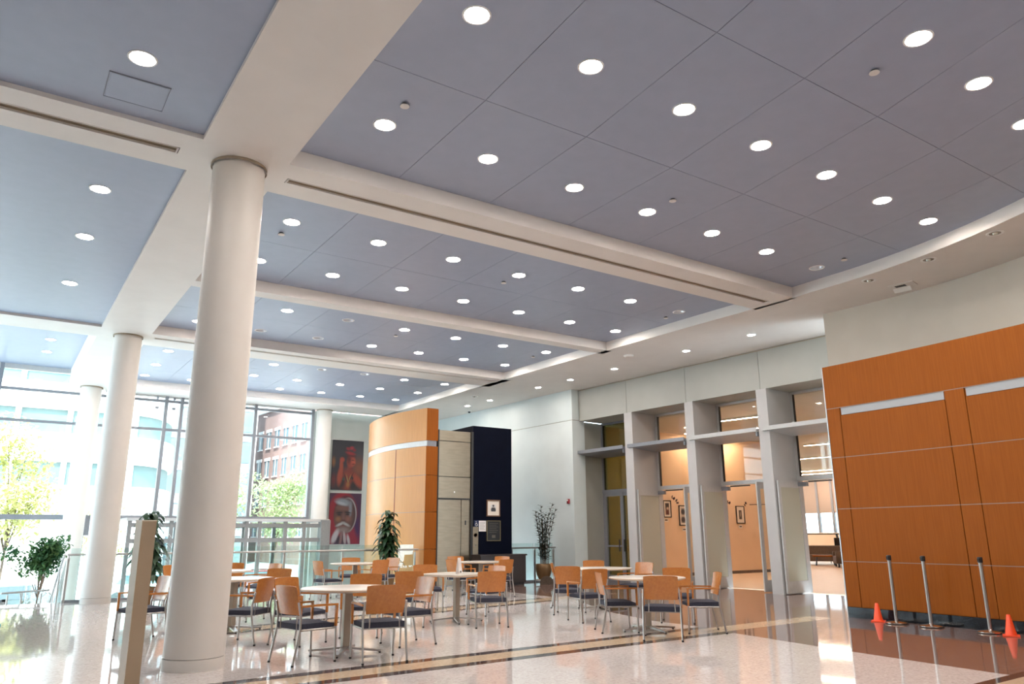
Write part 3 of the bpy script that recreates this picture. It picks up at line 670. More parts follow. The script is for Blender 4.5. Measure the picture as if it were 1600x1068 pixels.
p2 = printed('poster_man_print', (.040,.010,.030), [
    (-.10,.10,.56,.84,0,(.30,.008,.022),.08),(.34,-.50,.30,.50,-20,(.27,.008,.028),.3),(.46,-.25,.10,.45,-12,(.05,.012,.08),.5),(-.52,-.40,.16,.6,0,(.30,.008,.022),.3),
    (.02,.15,.44,.66,0,(.10,.012,.022),.06),(.10,.13,.335,.60,0,(.50,.48,.48),.05),(.06,.12,.345,.60,0,(.08,.035,.030),.06),
    (-.06,.08,.36,.56,0,(.125,.050,.038),.10),(-.09,.57,.28,.12,10,(.26,.29,.32),.4),(-.16,.53,.18,.05,14,(.42,.44,.47),.6),(.19,.34,.06,.24,0,(.24,.25,.28),.5),
    (-.10,.36,.22,.07,5,(.19,.085,.065),.6),(-.22,.20,.11,.035,-4,(.020,.012,.012),.5),(.10,.21,.11,.035,6,(.020,.012,.012),.5),(-.22,.13,.07,.025,0,(.012,.008,.008),.4),(.10,.14,.07,.025,0,(.012,.008,.008),.4),
    (-.25,-.02,.085,.075,0,(.30,.13,.045),.7),(.12,-.01,.095,.085,0,(.25,.09,.065),.7),(-.06,.05,.045,.15,0,(.17,.075,.07),.5),(-.06,-.08,.08,.045,0,(.10,.035,.028),.5),
    (-.17,-.20,.15,.045,-24,(.42,.41,.40),.5),(.05,-.20,.15,.045,26,(.38,.37,.36),.5),(-.05,-.27,.12,.030,0,(.17,.05,.045),.4),(-.04,-.40,.22,.10,0,(.26,.19,.17),.6),
    (-.34,-.62,.10,.26,24,(.50,.46,.47),.3),(-.12,-.68,.055,.22,6,(.24,.13,.12),.3),(.02,-.68,.055,.22,-8,(.46,.38,.38),.3),(-.05,-.72,.018,.18,0,(.03,.015,.02),.4),(-.22,-.74,.05,.16,10,(.03,.015,.03),.4),(.17,-.74,.05,.18,-14,(.50,.46,.47),.4)], .6, .55)
for z0, z1, m_, lab in ((2.94,4.73,p1,'poster of a seated figure in red light, upper of two'),(1.05,2.83,p2,'poster of a white-moustached man in a red shawl, lower of two')):
    t = thing('poster', (10.57,26.46,(z0+z1)/2), label=lab, cat='poster', group='posters on the far wall')
    o = box('sheet', -.6,.6,-.004,.004,-(z1-z0)/2,(z1-z0)/2, m_, t)
    box('backing_board', -.59,.59,.005,.035,-(z1-z0)/2+.01,(z1-z0)/2-.01, M['frameblack'], t)

# ================================================================== RAILINGS
def railing(name, x0, x1, y, posts, label):
    t = thing(name, (0,y,0), label=label, cat='railing')
    obj('handrail', MB().tube([(x0,0,.97),(x1,0,.97)], .024, 10), M['chrome'], t)
    for i in range(len(posts)-1):
        box('glass_panel', posts[i]+.03,posts[i+1]-.03,.05,.062,.04,1.10, M['glassgreen'], t)
    for x in posts:
        box('post', x-.02,x+.02,.0,.045,0,.90, M['chrome'], t); obj('rail_bracket', MB().tube([(x,.02,.86),(x,0,.96)], .012, 6), M['chrome'], t)
    box('base_shoe', x0,x1,.02,.09,0,.05, M['alu'], t)
    return t
railing('railing', 1.47, 9.75, 19.05, [1.50,3.0,4.55,6.1,7.6,8.7,9.66], 'glass railing with steel handrail along the floor edge, left of the elevator')
railing('railing', 12.72, 14.36, 18.98, [12.78,13.6,14.30], 'short glass railing between the navy wall and the right wall')
t = thing('stair_handrail', (1.42,19.05,0), label='sloping steel stair handrail at the railing corner', cat='handrail')
obj('rail', MB().tube([(0,0,.95),(-.01,.12,.93),(-.03,2.9,-.55),(-.03,3.2,-.56)], .022, 10), M['chrome'], t)
for y in (.5,1.6,2.7): obj('baluster', MB().tube([(-.02,y,-.1-y*.52),(-.02,y,.86-y*.51)], .016, 8), M['chrome'], t)
obj('glass_panel', MB().add([(.03,.05,.0),(.03,2.8,-1.45),(.03,2.8,-.6),(.03,.05,.85),(.042,.05,.0),(.042,2.8,-1.45),(.042,2.8,-.6),(.042,.05,.85)], [(0,1,2,3),(4,7,6,5),(0,4,5,1),(1,5,6,2),(2,6,7,3),(3,7,4,0)]), M['glassgreen'], t)
t = thing('stair_handrail', (.42,0,0), label='low bent steel handrails in the middle of the stairs', cat='handrail')
obj('rail', MB().tube([(.0,20.4,.16),(.35,20.6,.16),(.40,20.9,.0),(.42,22.0,-.55)], .022, 8).tube([(.0,20.4,.16),(.9,20.5,.19)], .02, 8), M['chrome'], t)
for x, y in ((.12,20.45),(.40,20.9),(.75,20.5)): obj('baluster', MB().tube([(x,y,-1.2),(x,y,.12)], .018, 8), M['chrome'], t)
lowb = thing('lobby_barrier', (-.6,20.9,LOW), label='low white barrier wall in the lower lobby beyond the stairs', cat='barrier')
box('panel', -2.5,1.1,-.03,.03,.1,1.45, M['alulight'], lowb); box('cap', -2.5,1.12,-.05,.05,1.45,1.5, M['alu'], lowb); box('post', 1.06,1.14,-.05,.05,0,1.5, M['chrome'], lowb)

# ================================================================== ROOMS BEHIND THE DOORS
gf = obj('floor_gallery', MB().prism([(15.85,20),(16.35,7.6),(48,7.6),(48,36),(25.2,36),(25.2,18.5),(16,18.5)], -.3, .003), M['woodfloor'], kind='structure', label='pale wood floor of the rooms behind the doors')
box('wall_gallery', 15.9,25.2,18.5,18.8,0,4.7, M['tan'], kind='structure', label='tan gallery wall behind the glass doors')
box('baseboard_gallery', 15.9,25.2,18.48,18.5,0,.10, M['sofa'], kind='structure', label='dark base along the gallery wall')
box('wall_gallery_end', 24.9,25.2,18.8,36,0,4.7, M['tan'], kind='structure', label='tan wall at the corner toward the lounge')
box('wall_lounge', 15.9,48,7.3,7.6,0,4.7, M['tan'], kind='structure', label='lounge side wall out of sight')
obj('ceiling_rooms', MB().prism([(16.02,18.45),(16.5,7.3),(48,7.3),(48,36),(25.2,36),(25.2,18.5),(16.0,18.5)], 4.7, 5.0), M['white'], kind='structure', label='white ceiling of the rooms behind the doors')
sp = [(17.9,15.7,18.4,13.2),(25.9,18.1,26.3,15.6),(30.4,21.6,30.7,19.4),(36.6,26.0,36.9,23.6),(38.6,28.0,38.8,25.0),(19.2,18.0,22.4,18.0)]  # last strip is an unseen extra, added to brighten the tan gallery wall
for i, (xa, ya, xb, yb) in enumerate(sp):
    t = thing('strip_light', ((xa+xb)/2, (ya+yb)/2, 4.7), math.atan2(yb-ya, xb-xa), label='linear ceiling light behind the doors, %s from the doors' % ['nearest','second','third','fourth','farthest','added to brighten the gallery wall, away'][i], cat='light', group='linear lights behind the doors')
    L = math.hypot(xb-xa, yb-ya)/2
    box('housing', -L,L,-.045,.045,-.05,-.002, M['ring'], t); box('diffuser', -L+.02,L-.02,-.025,.025,-.056,-.05, M['strip'], t)
art_a = art('print_a', (.25,.18,.14), [(0,.12,.08,.12,0,(.05,.04,.04),.4),(0,-.12,.06,.10,0,(.12,.03,.03),.4),(.02,.02,.05,.04,0,(.6,.45,.35),.3)])
art_b = art('print_b', (.55,.48,.42), [(0,.12,.10,.1,0,(.05,.05,.06),.3),(0,-.14,.10,.1,0,(.06,.05,.06),.3)])
art_c = art('print_c', (.15,.12,.10), [(0,0,.07,.14,0,(.05,.04,.04),.3),(0,.02,.03,.10,0,(.35,.28,.22),.4)])
gp = [(18.50,18.86,1.88,2.44,art_a,'framed figure picture, leftmost seen through the doors'),(19.22,19.60,1.62,2.29,art_b,'framed picture of two dark shapes, second seen through the doors'),(21.42,21.66,1.88,2.42,art_c,'narrow dark framed picture behind the third doorway'),(22.10,22.55,1.70,2.32,art_c,'framed picture with wide mat in the third doorway')]
for x0, x1, z0, z1, a_, lb in gp: picture('framed_picture', x0,x1,z0,z1,18.5,.03, M['frameblack'], a_, lb, 'picture', 'framed pictures in the gallery', matw=.06 if x1-x0 < .4 else .12)
for x, z, lb in ((18.62,1.80,'leftmost'),(19.44,1.50,'second'),(22.3,1.60,'widest-matted')):
    t = thing('caption_card', (x,18.492,z), label='small caption card below the %s gallery picture' % lb, cat='card', group='caption cards')
    box('card', -.09,.09,0,.008,-.06,.06, M['mat'], t); box('text_line', -.06,.06,-.001,0,-.02,.02, M['sofa'], t)
bf = mat('butterfly_dark', (.06,.03,.03), .6)
for i, (x, z, a_) in enumerate(((18.95,2.52,30),(18.40,1.82,-20),(19.12,2.40,60),(19.85,1.58,-40),(21.72,2.42,20),(22.62,2.38,-50))):
    t = thing('wall_butterfly', (x,18.485,z), label='dark paper butterfly on the gallery wall, %s' % ['above right of the leftmost picture','below left of the leftmost picture','left of the second picture','right of the second picture','beside the narrow picture','above right of the wide-matted picture'][i], cat='decoration', group='paper butterflies on the gallery wall'); t.rotation_euler = (0, R(a_), 0)
    for s in (-1, 1): obj('wing', MB().add([(0,0,0),(s*.05,-.03,.08),(s*.09,-.035,.03),(s*.05,-.03,-.05),(0,.004,0),(s*.05,-.026,.08),(s*.09,-.031,.03),(s*.05,-.026,-.05)], [(0,1,2,3),(7,6,5,4)]), bf, t)
# tall floral wall decal near the corner
t = thing('wall_decal', (23.0,18.48,1.3), label='dark branching floral decal on the gallery wall by the corner', cat='decoration')
dm = MB(); random.seed(3)
obj('stem', MB().tube([(0,0,-1.2),(.08,-.004,-.5),(-.06,-.004,.2),(.1,-.004,.9),(-.05,-.004,1.3)], .015, 5), bf, t)
for k in range(9):
    z = -1.0+k*.26; x = random.uniform(-.2,.25)
    obj('leaf_decal', MB().lathe([(.001,0),(.07+.04*random.random(),0)], 7, (0,0,0)), bf, t)
    l_ = t.children[-1]; l_.location = (x,-.006,z); l_.rotation_euler = (R(90),0,random.random())
# lounge seen through the nearest doorway
lw = thing('window_3', (40,0,0), kind='structure', label='bright windows with roller shades at the far side of the lounge')
for y0, y1 in ((24.5,26.4),(26.5,27.35),(27.45,29.6)):
    box('pane', -.01,.01,y0,y1,1.4,4.7, M['glass'], lw); box('roller_shade', -.06,-.04,y0,y1,2.5,4.7, M['shade'], lw)
for y in (24.45,26.45,27.40,29.65): box('mullion', -.09,.06,y-.07,y+.07,0,4.7, M['alu'], lw)
obj('wall_lounge_far', MB().box(39.9,40.2,7.3,24.4,0,4.75).box(39.9,40.2,29.7,36,0,4.75).box(39.9,40.2,24.4,29.7,0,1.4), M['tan'], kind='structure', label='far lounge wall around the windows')
def sofa(loc, rz, w, label):
    t = thing('sofa', loc, rz, label=label, cat='sofa', group='lounge sofas')
    box('seat', -w/2,w/2,-.4,.4,.14,.44, M['sofa'], t, .04); box('backrest', -w/2,w/2,.28,.48,.3,.82, M['sofa'], t, .05)
    for s in (-1, 1): box('armrest', s*(w/2-.09)-.09,s*(w/2-.09)+.09,-.4,.45,.14,.62, M['sofa'], t, .04)
    for x in (-w/2+.1, w/2-.1):
        for y in (-.3,.35): box('leg', x-.03,x+.03,y-.03,y+.03,0,.14, M['black'], t)
sofa((31.4,22.0,0), R(-55), 2.6, 'long brown-grey sofa beyond the nearest doorway'); sofa((29.6,19.3,0), R(-140), 1.2, 'dark armchair at the right of the lounge doorway')
def bartable(loc, rz, L, z, label, m):
    t = thing('lounge_table', loc, rz, label=label, cat='table', group='lounge tables')
    box('table_top', -L/2,L/2,-.35,.35,z-.05,z, m, t)
    for x in (-L/2+.12, L/2-.12):
        for y in (-.28,.28): obj('leg', MB().tube([(x*.85,y*.8,z-.05),(x,y,0)], .03, 6), M['black'], t)
bartable((33.0,23.0,0), R(-52), 2.6, 1.35, 'tall dark table in front of the lounge windows', M['black']); bartable((30.6,20.9,0), R(-55), 1.0, .42, 'low wooden coffee table in front of the sofa', M['wood'])
def stool(loc, rz, label):
    t = thing('lounge_chair', loc, rz, label=label, cat='chair', group='tall lounge chairs')
    box('seat', -.22,.22,-.22,.22,.72,.78, M['black'], t, .02); box('backrest', -.22,.22,.19,.23,.8,1.16, M['black'], t, .02)
    for x in (-.2,.2):
        for y in (-.2,.2): obj('leg', MB().tube([(x*.8,y*.8,.72),(x,y,0)], .016, 6), M['black'], t)
stool((31.9,22.9,0), R(120), 'tall black chair at the left end of the lounge table'); stool((33.0,21.9,0), R(160), 'tall black chair at the right end of the lounge table')

# ================================================================== TABLES
def make_table(round_=True):
    t = thing('round_table' if round_ else 'square_table')
    if round_:
        top = MB().lathe([(.001,.700),(.50,.700),(.535,.712),(.55,.722)], 48).lathe([(.55,.722),(.55,.732),(.543,.735),(.001,.735)], 48)
        obj('table_top', top, M['tabletop'], t)
        obj('edge_band', MB().lathe([(.551,.712),(.553,.716),(.553,.728),(.551,.731)], 48), M['edge'], t)
    else:
        pts = []
        h, r = .48, .10
        for sx, sy, a0 in ((1,1,0),(-1,1,90),(-1,-1,180),(1,-1,270)):
            for k in range(6): a = R(a0+k*18); pts.append((sx*(h-r)+r*math.cos(a), sy*(h-r)+r*math.sin(a)))
        obj('table_top', MB().prism(pts, .703, .735), M['tabletop'], t)
        p2_ = [(x*1.004,y*1.004) for x, y in pts]; obj('edge_band', MB().prism(p2_, .709, .728), M['edge'], t)
    obj('pedestal', MB().box(-.052,.052,-.032,.032,.03,.70), M['taupe'], t, .006)
    obj('mounting_plate', MB().box(-.2,.2,-.2,.2,.685,.702), M['black'], t)
    for k in range(4):
        a = R(45+90*k); c, s = math.cos(a), math.sin(a)
        def P(u, v, z): return (u*c-v*s, u*s+v*c, z)
        f = MB(); vs = []
        for u, w, zt in ((.0,.045,.075),(.22,.034,.055),(.43,.022,.038)):
            for v in (-w, w):
                for z in (zt-.022, zt): vs.append(P(u, v, z))
        fs = []
        for i in range(2):
            b = i*4; fs += [(b,b+4,b+6,b+2),(b+1,b+3,b+7,b+5),(b,b+1,b+5,b+4),(b+2,b+6,b+7,b+3)]
        fs += [(0,2,3,1),(8,9,11,10)]; f.add(vs, fs)
        o = obj('base_foot', f, M['chrome'], t)
        obj('glide', MB().lathe([(.014,0),(.014,.018)], 10, P(.41,0,0), cap0=True, cap1=True), M['black'], o)
    return t
RT = make_table(True); SQ = make_table(False)
tabs = [('T1',3.68,9.0,10,'cream round table in the front centre, between column and walkway'),('T2',3.13,12.0,40,'cream round table half hidden behind the nearest column'),
        ('T3',3.6,14.9,20,'cream round table farther back behind the nearest column'),('T4',7.05,16.9,0,'cream round table at the back in front of the posters'),
        ('T6',9.8,15.9,30,'cream round table in front of the elevator'),('T7',9.65,11.3,15,'cream round table near the farthest glass doorway'),('T8',8.05,8.45,35,'cream round table at the right front of the seating')]
TB = {}
for i, (k, x, y, rz, lab) in enumerate(tabs):
    o = RT if i == 0 else copy_tree(RT)
    o.location = (x, y, 0); o.rotation_euler = (0,0,R(rz)); setp(o, lab, 'table', 'cafe tables'); TB[k] = o
SQ.location = (6.40,11.12,0); SQ.rotation_euler = (0,0,R(22)); setp(SQ, 'cream square table with a white tent card in the middle of the seating', 'table', 'cafe tables')
t = thing('tent_card', (6.36,10.98,.735), R(30), label='white tent card standing on the square table', cat='card')
obj('card', MB().add([(-.05,-.035,0),(.05,-.035,0),(.05,0,.25),(-.05,0,.25),(-.05,.035,0),(.05,.035,0),(-.05,-.032,0),(.05,-.032,0)], [(0,1,2,3),(4,3,2,5)]), M['paper'], t)
obj('printed_logo', MB().add([(-.02,-.0355,.02),(.02,-.0355,.02),(.02,-.0315,.045),(-.02,-.0315,.045)], [(0,1,2,3)]), M['frameblack'], t)

# ================================================================== CHAIRS
def make_chair():
    t = thing('cafe_chair')
    # seat cushion: rounded pad with waterfall front
    pts = []
    prof = [(-.225,.0),(-.20,.012),(.16,.012),(.225,-.006)]
    m = MB(); nx, ny = 9, 7; top = []; bot = []
    for i in range(nx):
        u = i/(nx-1); x = -.215+.43*u
        for j in range(ny):
            v = j/(ny-1); y = (v-.5)*(.46-.03*u*0); e = min(u, 1-u, v, 1-v)
            z = .418 + .012*min(1, e*7) - (.02*max(0, u-.8)/.2)
            top.append((x,y,z)); bot.append((x*.99,y*.985,.358))
    vs = top+bot; N = len(top); fs = []
    for i in range(nx-1):
        for j in range(ny-1):
            a = i*ny+j; fs.append((a,a+ny,a+ny+1,a+1)); fs.append((N+a,N+a+1,N+a+ny+1,N+a+ny))
    ring = [j for j in range(ny)]+[i*ny+ny-1 for i in range(1,nx)]+[(nx-1)*ny+j for j in range(ny-2,-1,-1)]+[i*ny for i in range(nx-2,0,-1)]
    for k in range(len(ring)): a, b = ring[k], ring[(k+1)%len(ring)]; fs.append((a,b,N+b,N+a))
    m.add(vs, fs, True); obj('seat', m, M['navy'], t)
    obj('seat_frame', MB().tube([(-.21,-.235,.352),(.22,-.235,.352)], .011, 8).tube([(-.21,.235,.352),(.22,.235,.352)], .011, 8).tube([(.16,-.235,.350),(.16,.235,.350)], .010, 8).tube([(-.17,-.235,.350),(-.17,.235,.350)], .010, 8), M['chrome'], t)
    # moulded plywood backrest, curved in plan, leaning back
    bm = MB(); nu, nv_ = 13, 7; V = []
    for side in (0, 1):
        for i in range(nu):
            u = -1+2*i/(nu-1)
            for j in range(nv_):
                v = j/(nv_-1); z = .505+.305*v
                w = .215+.012*v - .02*max(0, abs(v-.5)-.38)*8*.25
                x = -.205-.065*v - .028*(1-u*u) + .020*(v-.5)**2 + (-.012 if side else 0)
                V.append((x, u*w, z-(.012*u*u*u*u if v > .9 else 0)))
    N = nu*nv_; F = []
    for i in range(nu-1):
        for j in range(nv_-1):
            a = i*nv_+j; F.append((a,a+1,a+nv_+1,a+nv_)); F.append((N+a,N+a+nv_,N+a+nv_+1,N+a+1))
    ring = [j for j in range(nv_)]+[i*nv_+nv_-1 for i in range(1,nu)]+[(nu-1)*nv_+j for j in range(nv_-2,-1,-1)]+[i*nv_ for i in range(nu-2,0,-1)]
    for k in range(len(ring)): a, b = ring[k], ring[(k+1)%len(ring)]; F.append((b,a,N+a,N+b))
    bm.add(V, F, True); obj('backrest', bm, M['chairwood'], t)
    for s in (-1, 1):
        obj('leg', MB().tube([(-.285,s*.245,.0),(-.215,s*.242,.36),(-.212,s*.240,.48),(-.245,s*.232,.64)], .0125, 8), M['chrome'], t)
        obj('leg', MB().tube([(.232,s*.248,.0),(.222,s*.248,.38)], .0125, 8), M['chrome'], t)
        obj('armrest', MB().add([], []).tube([(.222,s*.248,.37),(.222,s*.250,.585)], [.012,.013], 4, square=True).tube([(.238,s*.250,.597),(.0,s*.252,.600),(-.222,s*.244,.597)], [.010,.012,.010], 4, square=True), M['chairwood'], t)
        for x in (-.285, .232):
            ch_ = [c for c in t.children if c.name.startswith('leg')][-2 if x < 0 else -1]
            obj('glide', MB().lathe([(.015,0),(.015,.02)], 10, (x,s*(.245 if x < 0 else .248),0), cap0=True, cap1=True), M['black'], ch_)
    for s in (-1, 1): obj('back_bracket', MB().tube([(-.216,s*.17,.355),(-.216,s*.165,.515)], .008, 6), M['chrome'], t)
    return t
CH = make_chair()
chairs = [
 (3.06,8.64,12,'front-left chair at the front centre table, seen from its side'),
 (3.77,8.28,82,'chair with its back to the viewer at the front centre table'),
 (4.59,9.23,183,'chair facing left at the right of the front centre table, back lit white'),
 (4.43,10.30,-122,'chair facing the viewer behind the front centre table'),
 (3.48,10.06,-60,'chair behind the front-left chair, turned to the front centre table'),
 (2.93,10.57,135,'chair turned away beside the nearest column, facing the half-hidden table'),
 (3.95,12.97,222,'chair with tall visible back at the right of the half-hidden table'),
 (4.59,15.57,195,'small far chair at the right of the table behind the column'),
 (4.16,16.36,-112,'chair facing the viewer behind the table behind the column'),
 (1.85,11.64,192,'chair facing left between the steel pylon and the nearest column'),
 (3.17,15.94,-40,'far chair just left of the nearest column, beside the potted corn plant'),
 (5.59,11.05,48,'chair seen from behind at the left of the square table'),
 (6.48,10.30,72,'chair seen from behind at the front right of the square table'),
 (6.77,12.83,-108,'chair facing the viewer behind the square table'),
 (7.36,11.76,190,'chair with white-lit back at the right of the square table'),
 (6.33,16.66,8,'chair facing right at the left of the back table by the posters'),
 (7.47,18.20,-115,'chair facing the viewer behind the back table by the posters'),
 (7.36,16.56,103,'chair seen from behind at the front right of the back table by the posters'),
 (8.12,17.60,200,'white-lit chair under the potted plant at the right of the back table'),
 (9.10,15.63,5,'chair facing right at the left of the table before the elevator'),
 (10.16,17.55,-100,'chair against the elevator doors behind its table'),
 (10.86,16.84,205,'chair in front of the dark cabinet, facing left'),
 (9.70,14.98,100,'chair seen from behind at the right of the table before the elevator'),
 (8.61,10.99,45,'chair seen from behind at the left of the table near the far doorway'),
 (9.35,12.03,-40,'chair seen edge-on at the left rear of the table near the far doorway'),
 (10.60,12.69,-128,'chair facing the viewer behind the table near the far doorway'),
 (10.50,11.33,185,'chair with pale-lit back at the right of the table near the far doorway'),
 (7.64,8.65,-28,'chair seen edge-on at the left of the right front table'),
 (8.15,9.93,78,'chair seen from behind between the two right tables'),
 (7.59,7.70,44,'nearest chair seen from behind at the right front table'),
 (8.54,7.90,145,'chair facing left at the right of the right front table'),
 (9.20,8.99,-138,'chair facing the viewer behind the right front table'),
]
for i, (x, y, a, lab) in enumerate(chairs):
    o = CH if i == 0 else copy_tree(CH)
    o.location = (x, y, 0); o.rotation_euler = (0,0,R(a)); setp(o, 'wooden '+lab, 'chair', 'wood-back cafe chairs')

# ================================================================== STANCHIONS, CONES, PYLON, BIN, ALARM
def stanchion(x, y, lab):
    t = thing('stanchion', (x,y,0), label='steel belt stanchion '+lab, cat='stanchion', group='belt stanchions by the wood wall')
    obj('base', MB().lathe([(.165,0),(.165,.022),(.15,.032),(.03,.045),(.026,.05)], 32, cap0=True), M['steelbright'], t)
    obj('base_ring', MB().lathe([(.167,.0),(.168,.012)], 32), M['black'], t)
    obj('pole', MB().lathe([(.026,.04),(.026,.93)], 20), M['chrome'], t)
    h = obj('belt_head', MB().lathe([(.034,.93),(.034,1.0),(.03,1.005),(.001,1.008)], 20, cap0=True), M['black'], t)
    box('belt_clip', -.05,-.025,-.016,.016,.945,.99, M['black'], h)
for x, y, lab in ((11.68,6.86,'beside the left cone'),(11.66,6.32,'in the middle of three'),(11.62,5.49,'beside the right cone')): stanchion(x,y,lab)
def cone(x, y, lab):
    t = thing('traffic_cone', (x,y,0), R(25), label='small orange traffic cone '+lab, cat='traffic cone', group='orange cones by the wood wall')
    box('base', -.10,.10,-.10,.10,0,.018, M['orange'], t, .004); obj('body', MB().lathe([(.075,.016),(.068,.03),(.024,.27),(.018,.275),(.012,.27)], 20), M['orange'], t)
cone(11.74,7.19,'left of the stanchions'); cone(11.50,5.18,'right of the stanchions')
t = thing('steel_pylon', (1.16,7.55,0), R(20), label='slim stainless steel pylon standing in front of the nearest column', cat='pylon')
obj('cladding', MB().box(-.066,.066,-.052,.052,.02,1.465), mat('pylon_sheet', (.40,.315,.225), .3, .6), t, .002)
box('front_sheet', -.070,-.0665,-.052,.052,.02,1.465, M['steelbright'], t); box('cap', -.071,.068,-.054,.054,1.465,1.475, M['steelbright'], t); box('foot', -.08,.08,-.065,.065,0,.02, M['alu'], t)
t = thing('blue_bin', (-.17,9.6,0), R(8), label='blue recycling bin at the left picture edge', cat='bin')
box('body', -.36,.36,-.2,.2,.02,.46, M['blue'], t, .02); box('rim', -.375,.375,-.215,.215,.46,.50, M['blue'], t, .006); box('foot', -.33,.33,-.17,.17,0,.02, M['black'], t)
t = thing('fire_alarm', (14.48,18.42,2.32), R(-93), label='small red fire alarm on the pale wall', cat='alarm')
box('body', -.05,.05,-.05,0,-.07,.07, M['red'], t, .008); box('strobe', -.03,.03,-.07,-.05,.01,.055, M['paper'], t); box('horn', -.03,.03,-.056,-.05,-.055,-.01, mat('horn', (.15,.01,.015), .5), t)

# ================================================================== PLANTS
def leaf_quad(m, p, d, L, w, droop=.3, n=3):
    """a bent leaf blade of n segments"""
    d = Vector(d).normalized(); side = d.cross(Vector((0,0,1)))
    if side.length < .1: side = Vector((1,0,0))
    side.normalize(); q = Vector(p); b = len(m.v); dirv = d.copy()
    for i in range(n+1):
        u = i/n; ww = w*(.35+1.3*u*(1-u)*2) if u < 1 else 0.002
        m.v.append(tuple(q-side*ww/2)); m.v.append(tuple(q+side*ww/2))
        q = q + dirv*L/n; dirv = (dirv+Vector((0,0,-droop/n*2))).normalized()
    for i in range(n):
        m.f.append((b+2*i,b+2*i+1,b+2*i+3,b+2*i+2)); m.sm.append(True)
def corn_plant(loc, h, r, label, seed):
    random.seed(seed); t = thing('corn_plant', loc, label=label, cat='potted plant')
    obj('pot', MB().lathe([(.15,0),(.19,.30),(.20,.36),(.185,.36),(.18,.33)], 24, cap0=True), M['pot'], t)
    obj('soil', MB().lathe([(.001,.335),(.18,.33)], 20), M['soil'], t)
    for k in range(3):
        a = k*2.1; tip = h*(.62+.16*k); bx, by = .06*math.cos(a), .06*math.sin(a)
        obj('cane', MB().tube([(bx,by,.33),(bx*1.4,by*1.4,tip-.12)], .022, 8), M['bark'], t)
        m = MB(); nl = 60
        for i in range(nl):
            u = i/nl; z = tip-.75*h*.5*(1-u)+.02; an = i*2.4+random.random()
            L = r*random.uniform(1.2,1.9)*(1-.25*u)
            leaf_quad(m, (bx*1.4,by*1.4,z), (math.cos(an),math.sin(an),.9+.8*u), L*.9, .10, random.uniform(1.2,2.0), 4)
        obj('foliage', m, M['leaf'], t)
corn_plant((8.60,18.50,0), 2.0, .34, 'tall corn plant in front of the curved maple wall', 5)
corn_plant((2.78,17.35,0), 1.82, .38, 'corn plant left of the nearest column', 11)
# bushy plant in bronze pot on a dolly
random.seed(21)
t = thing('bushy_plant', (13.35,18.22,0), label='tall narrow-leaved plant in a bronze pot on a dolly by the right wall', cat='potted plant')
obj('pot', MB().lathe([(.14,.11),(.20,.24),(.235,.42),(.235,.50),(.215,.535),(.20,.535),(.19,.5)], 28, cap0=True), M['pot'], t)
obj('soil', MB().lathe([(.001,.50),(.195,.50)], 20), M['soil'], t)
obj('dolly_tray', MB().lathe([(.20,.075),(.235,.08),(.235,.11),(.22,.11),(.215,.10)], 24, cap0=True), M['alulight'], t)
for k in range(4):
    a = R(45+90*k); obj('caster', MB().lathe([(.03,-.012),(.03,.012)], 12, cap0=True, cap1=True), M['black'], t)
    c_ = t.children[-1]; c_.location = (.16*math.cos(a),.16*math.sin(a),.035); c_.rotation_euler = (R(90),0,a)
fm_ = MB(); stems = MB()
for k in range(12):
    a = random.uniform(0,6.28); rr = random.uniform(.03,.14); hx = random.uniform(1.2,1.72)
    tipx, tipy = rr*2.7*math.cos(a), rr*2.7*math.sin(a)
    if k == 0: tipx, tipy, hx = .26, -.14, 1.74
    path = [(rr*math.cos(a),rr*math.sin(a),.5),(rr*1.3*math.cos(a),rr*1.3*math.sin(a),.5+hx*.5),(tipx,tipy,.5+hx)]
    stems.tube(path, [.012,.01,.005], 6)
    for i in range(52):
        u = .10+.90*i/52; p = Vector(path[0]).lerp(Vector(path[1]), min(1, u*2)) if u < .5 else Vector(path[1]).lerp(Vector(path[2]), (u-.5)*2)
        an = i*2.399; leaf_quad(fm_, p, (math.cos(an),math.sin(an),.35), random.uniform(.16,.24), .058, .4, 2)
obj('stems', stems, M['bark'], t); obj('foliage', fm_, M['leafdark'], t)

def blob_tree(name, loc, blobs, nleaf, ls, lm, trunk, label, cat='tree', seed=1, group=None, pot=None):
    random.seed(seed); t = thing(name, loc, label=label, cat=cat, group=group)
    tr = MB(); tr.tube(trunk, [trunk_r*(1-.6*i/(len(trunk)-1)) for i in range(len(trunk))] if (trunk_r := .012*max(1.5, (Vector(trunk[-1])-Vector(trunk[0])).length*1.4)) else .1, 8)
    for b in blobs: tr.tube([trunk[-2], Vector(trunk[-1]).lerp(Vector(b[:3]), .5), b[:3]], [trunk_r*.4,trunk_r*.28,trunk_r*.12], 6)
    obj('trunk', tr, M['bark'], t)
    m = MB()
    for k in range(nleaf):
        bx, by, bz, br, bh = random.choice(blobs)
        while True:
            d = Vector((random.uniform(-1,1),random.uniform(-1,1),random.uniform(-1,1)))
            if .2 < d.length < 1: break
        p = Vector((bx+d.x*br, by+d.y*br, bz+d.z*bh)); L = ls*random.uniform(.7,1.3)
        leaf_quad(m, p, (random.uniform(-1,1),random.uniform(-1,1),random.uniform(-.6,.8)), L, L*.5, .4, 2)
    obj('foliage', m, lm, t)
    if pot:
        obj('planter', MB().lathe([(.28,0),(.34,.45),(.36,.5),(.33,.5),(.32,.46)], 24, cap0=True), pot, t)
    return t
fb = []
random.seed(9)
for k in range(16):
    a = random.uniform(0,6.28); r_ = random.uniform(.1,.55); fb.append((r_*math.cos(a)*1.25, r_*math.sin(a), random.uniform(2.05,2.72), .27, .24))
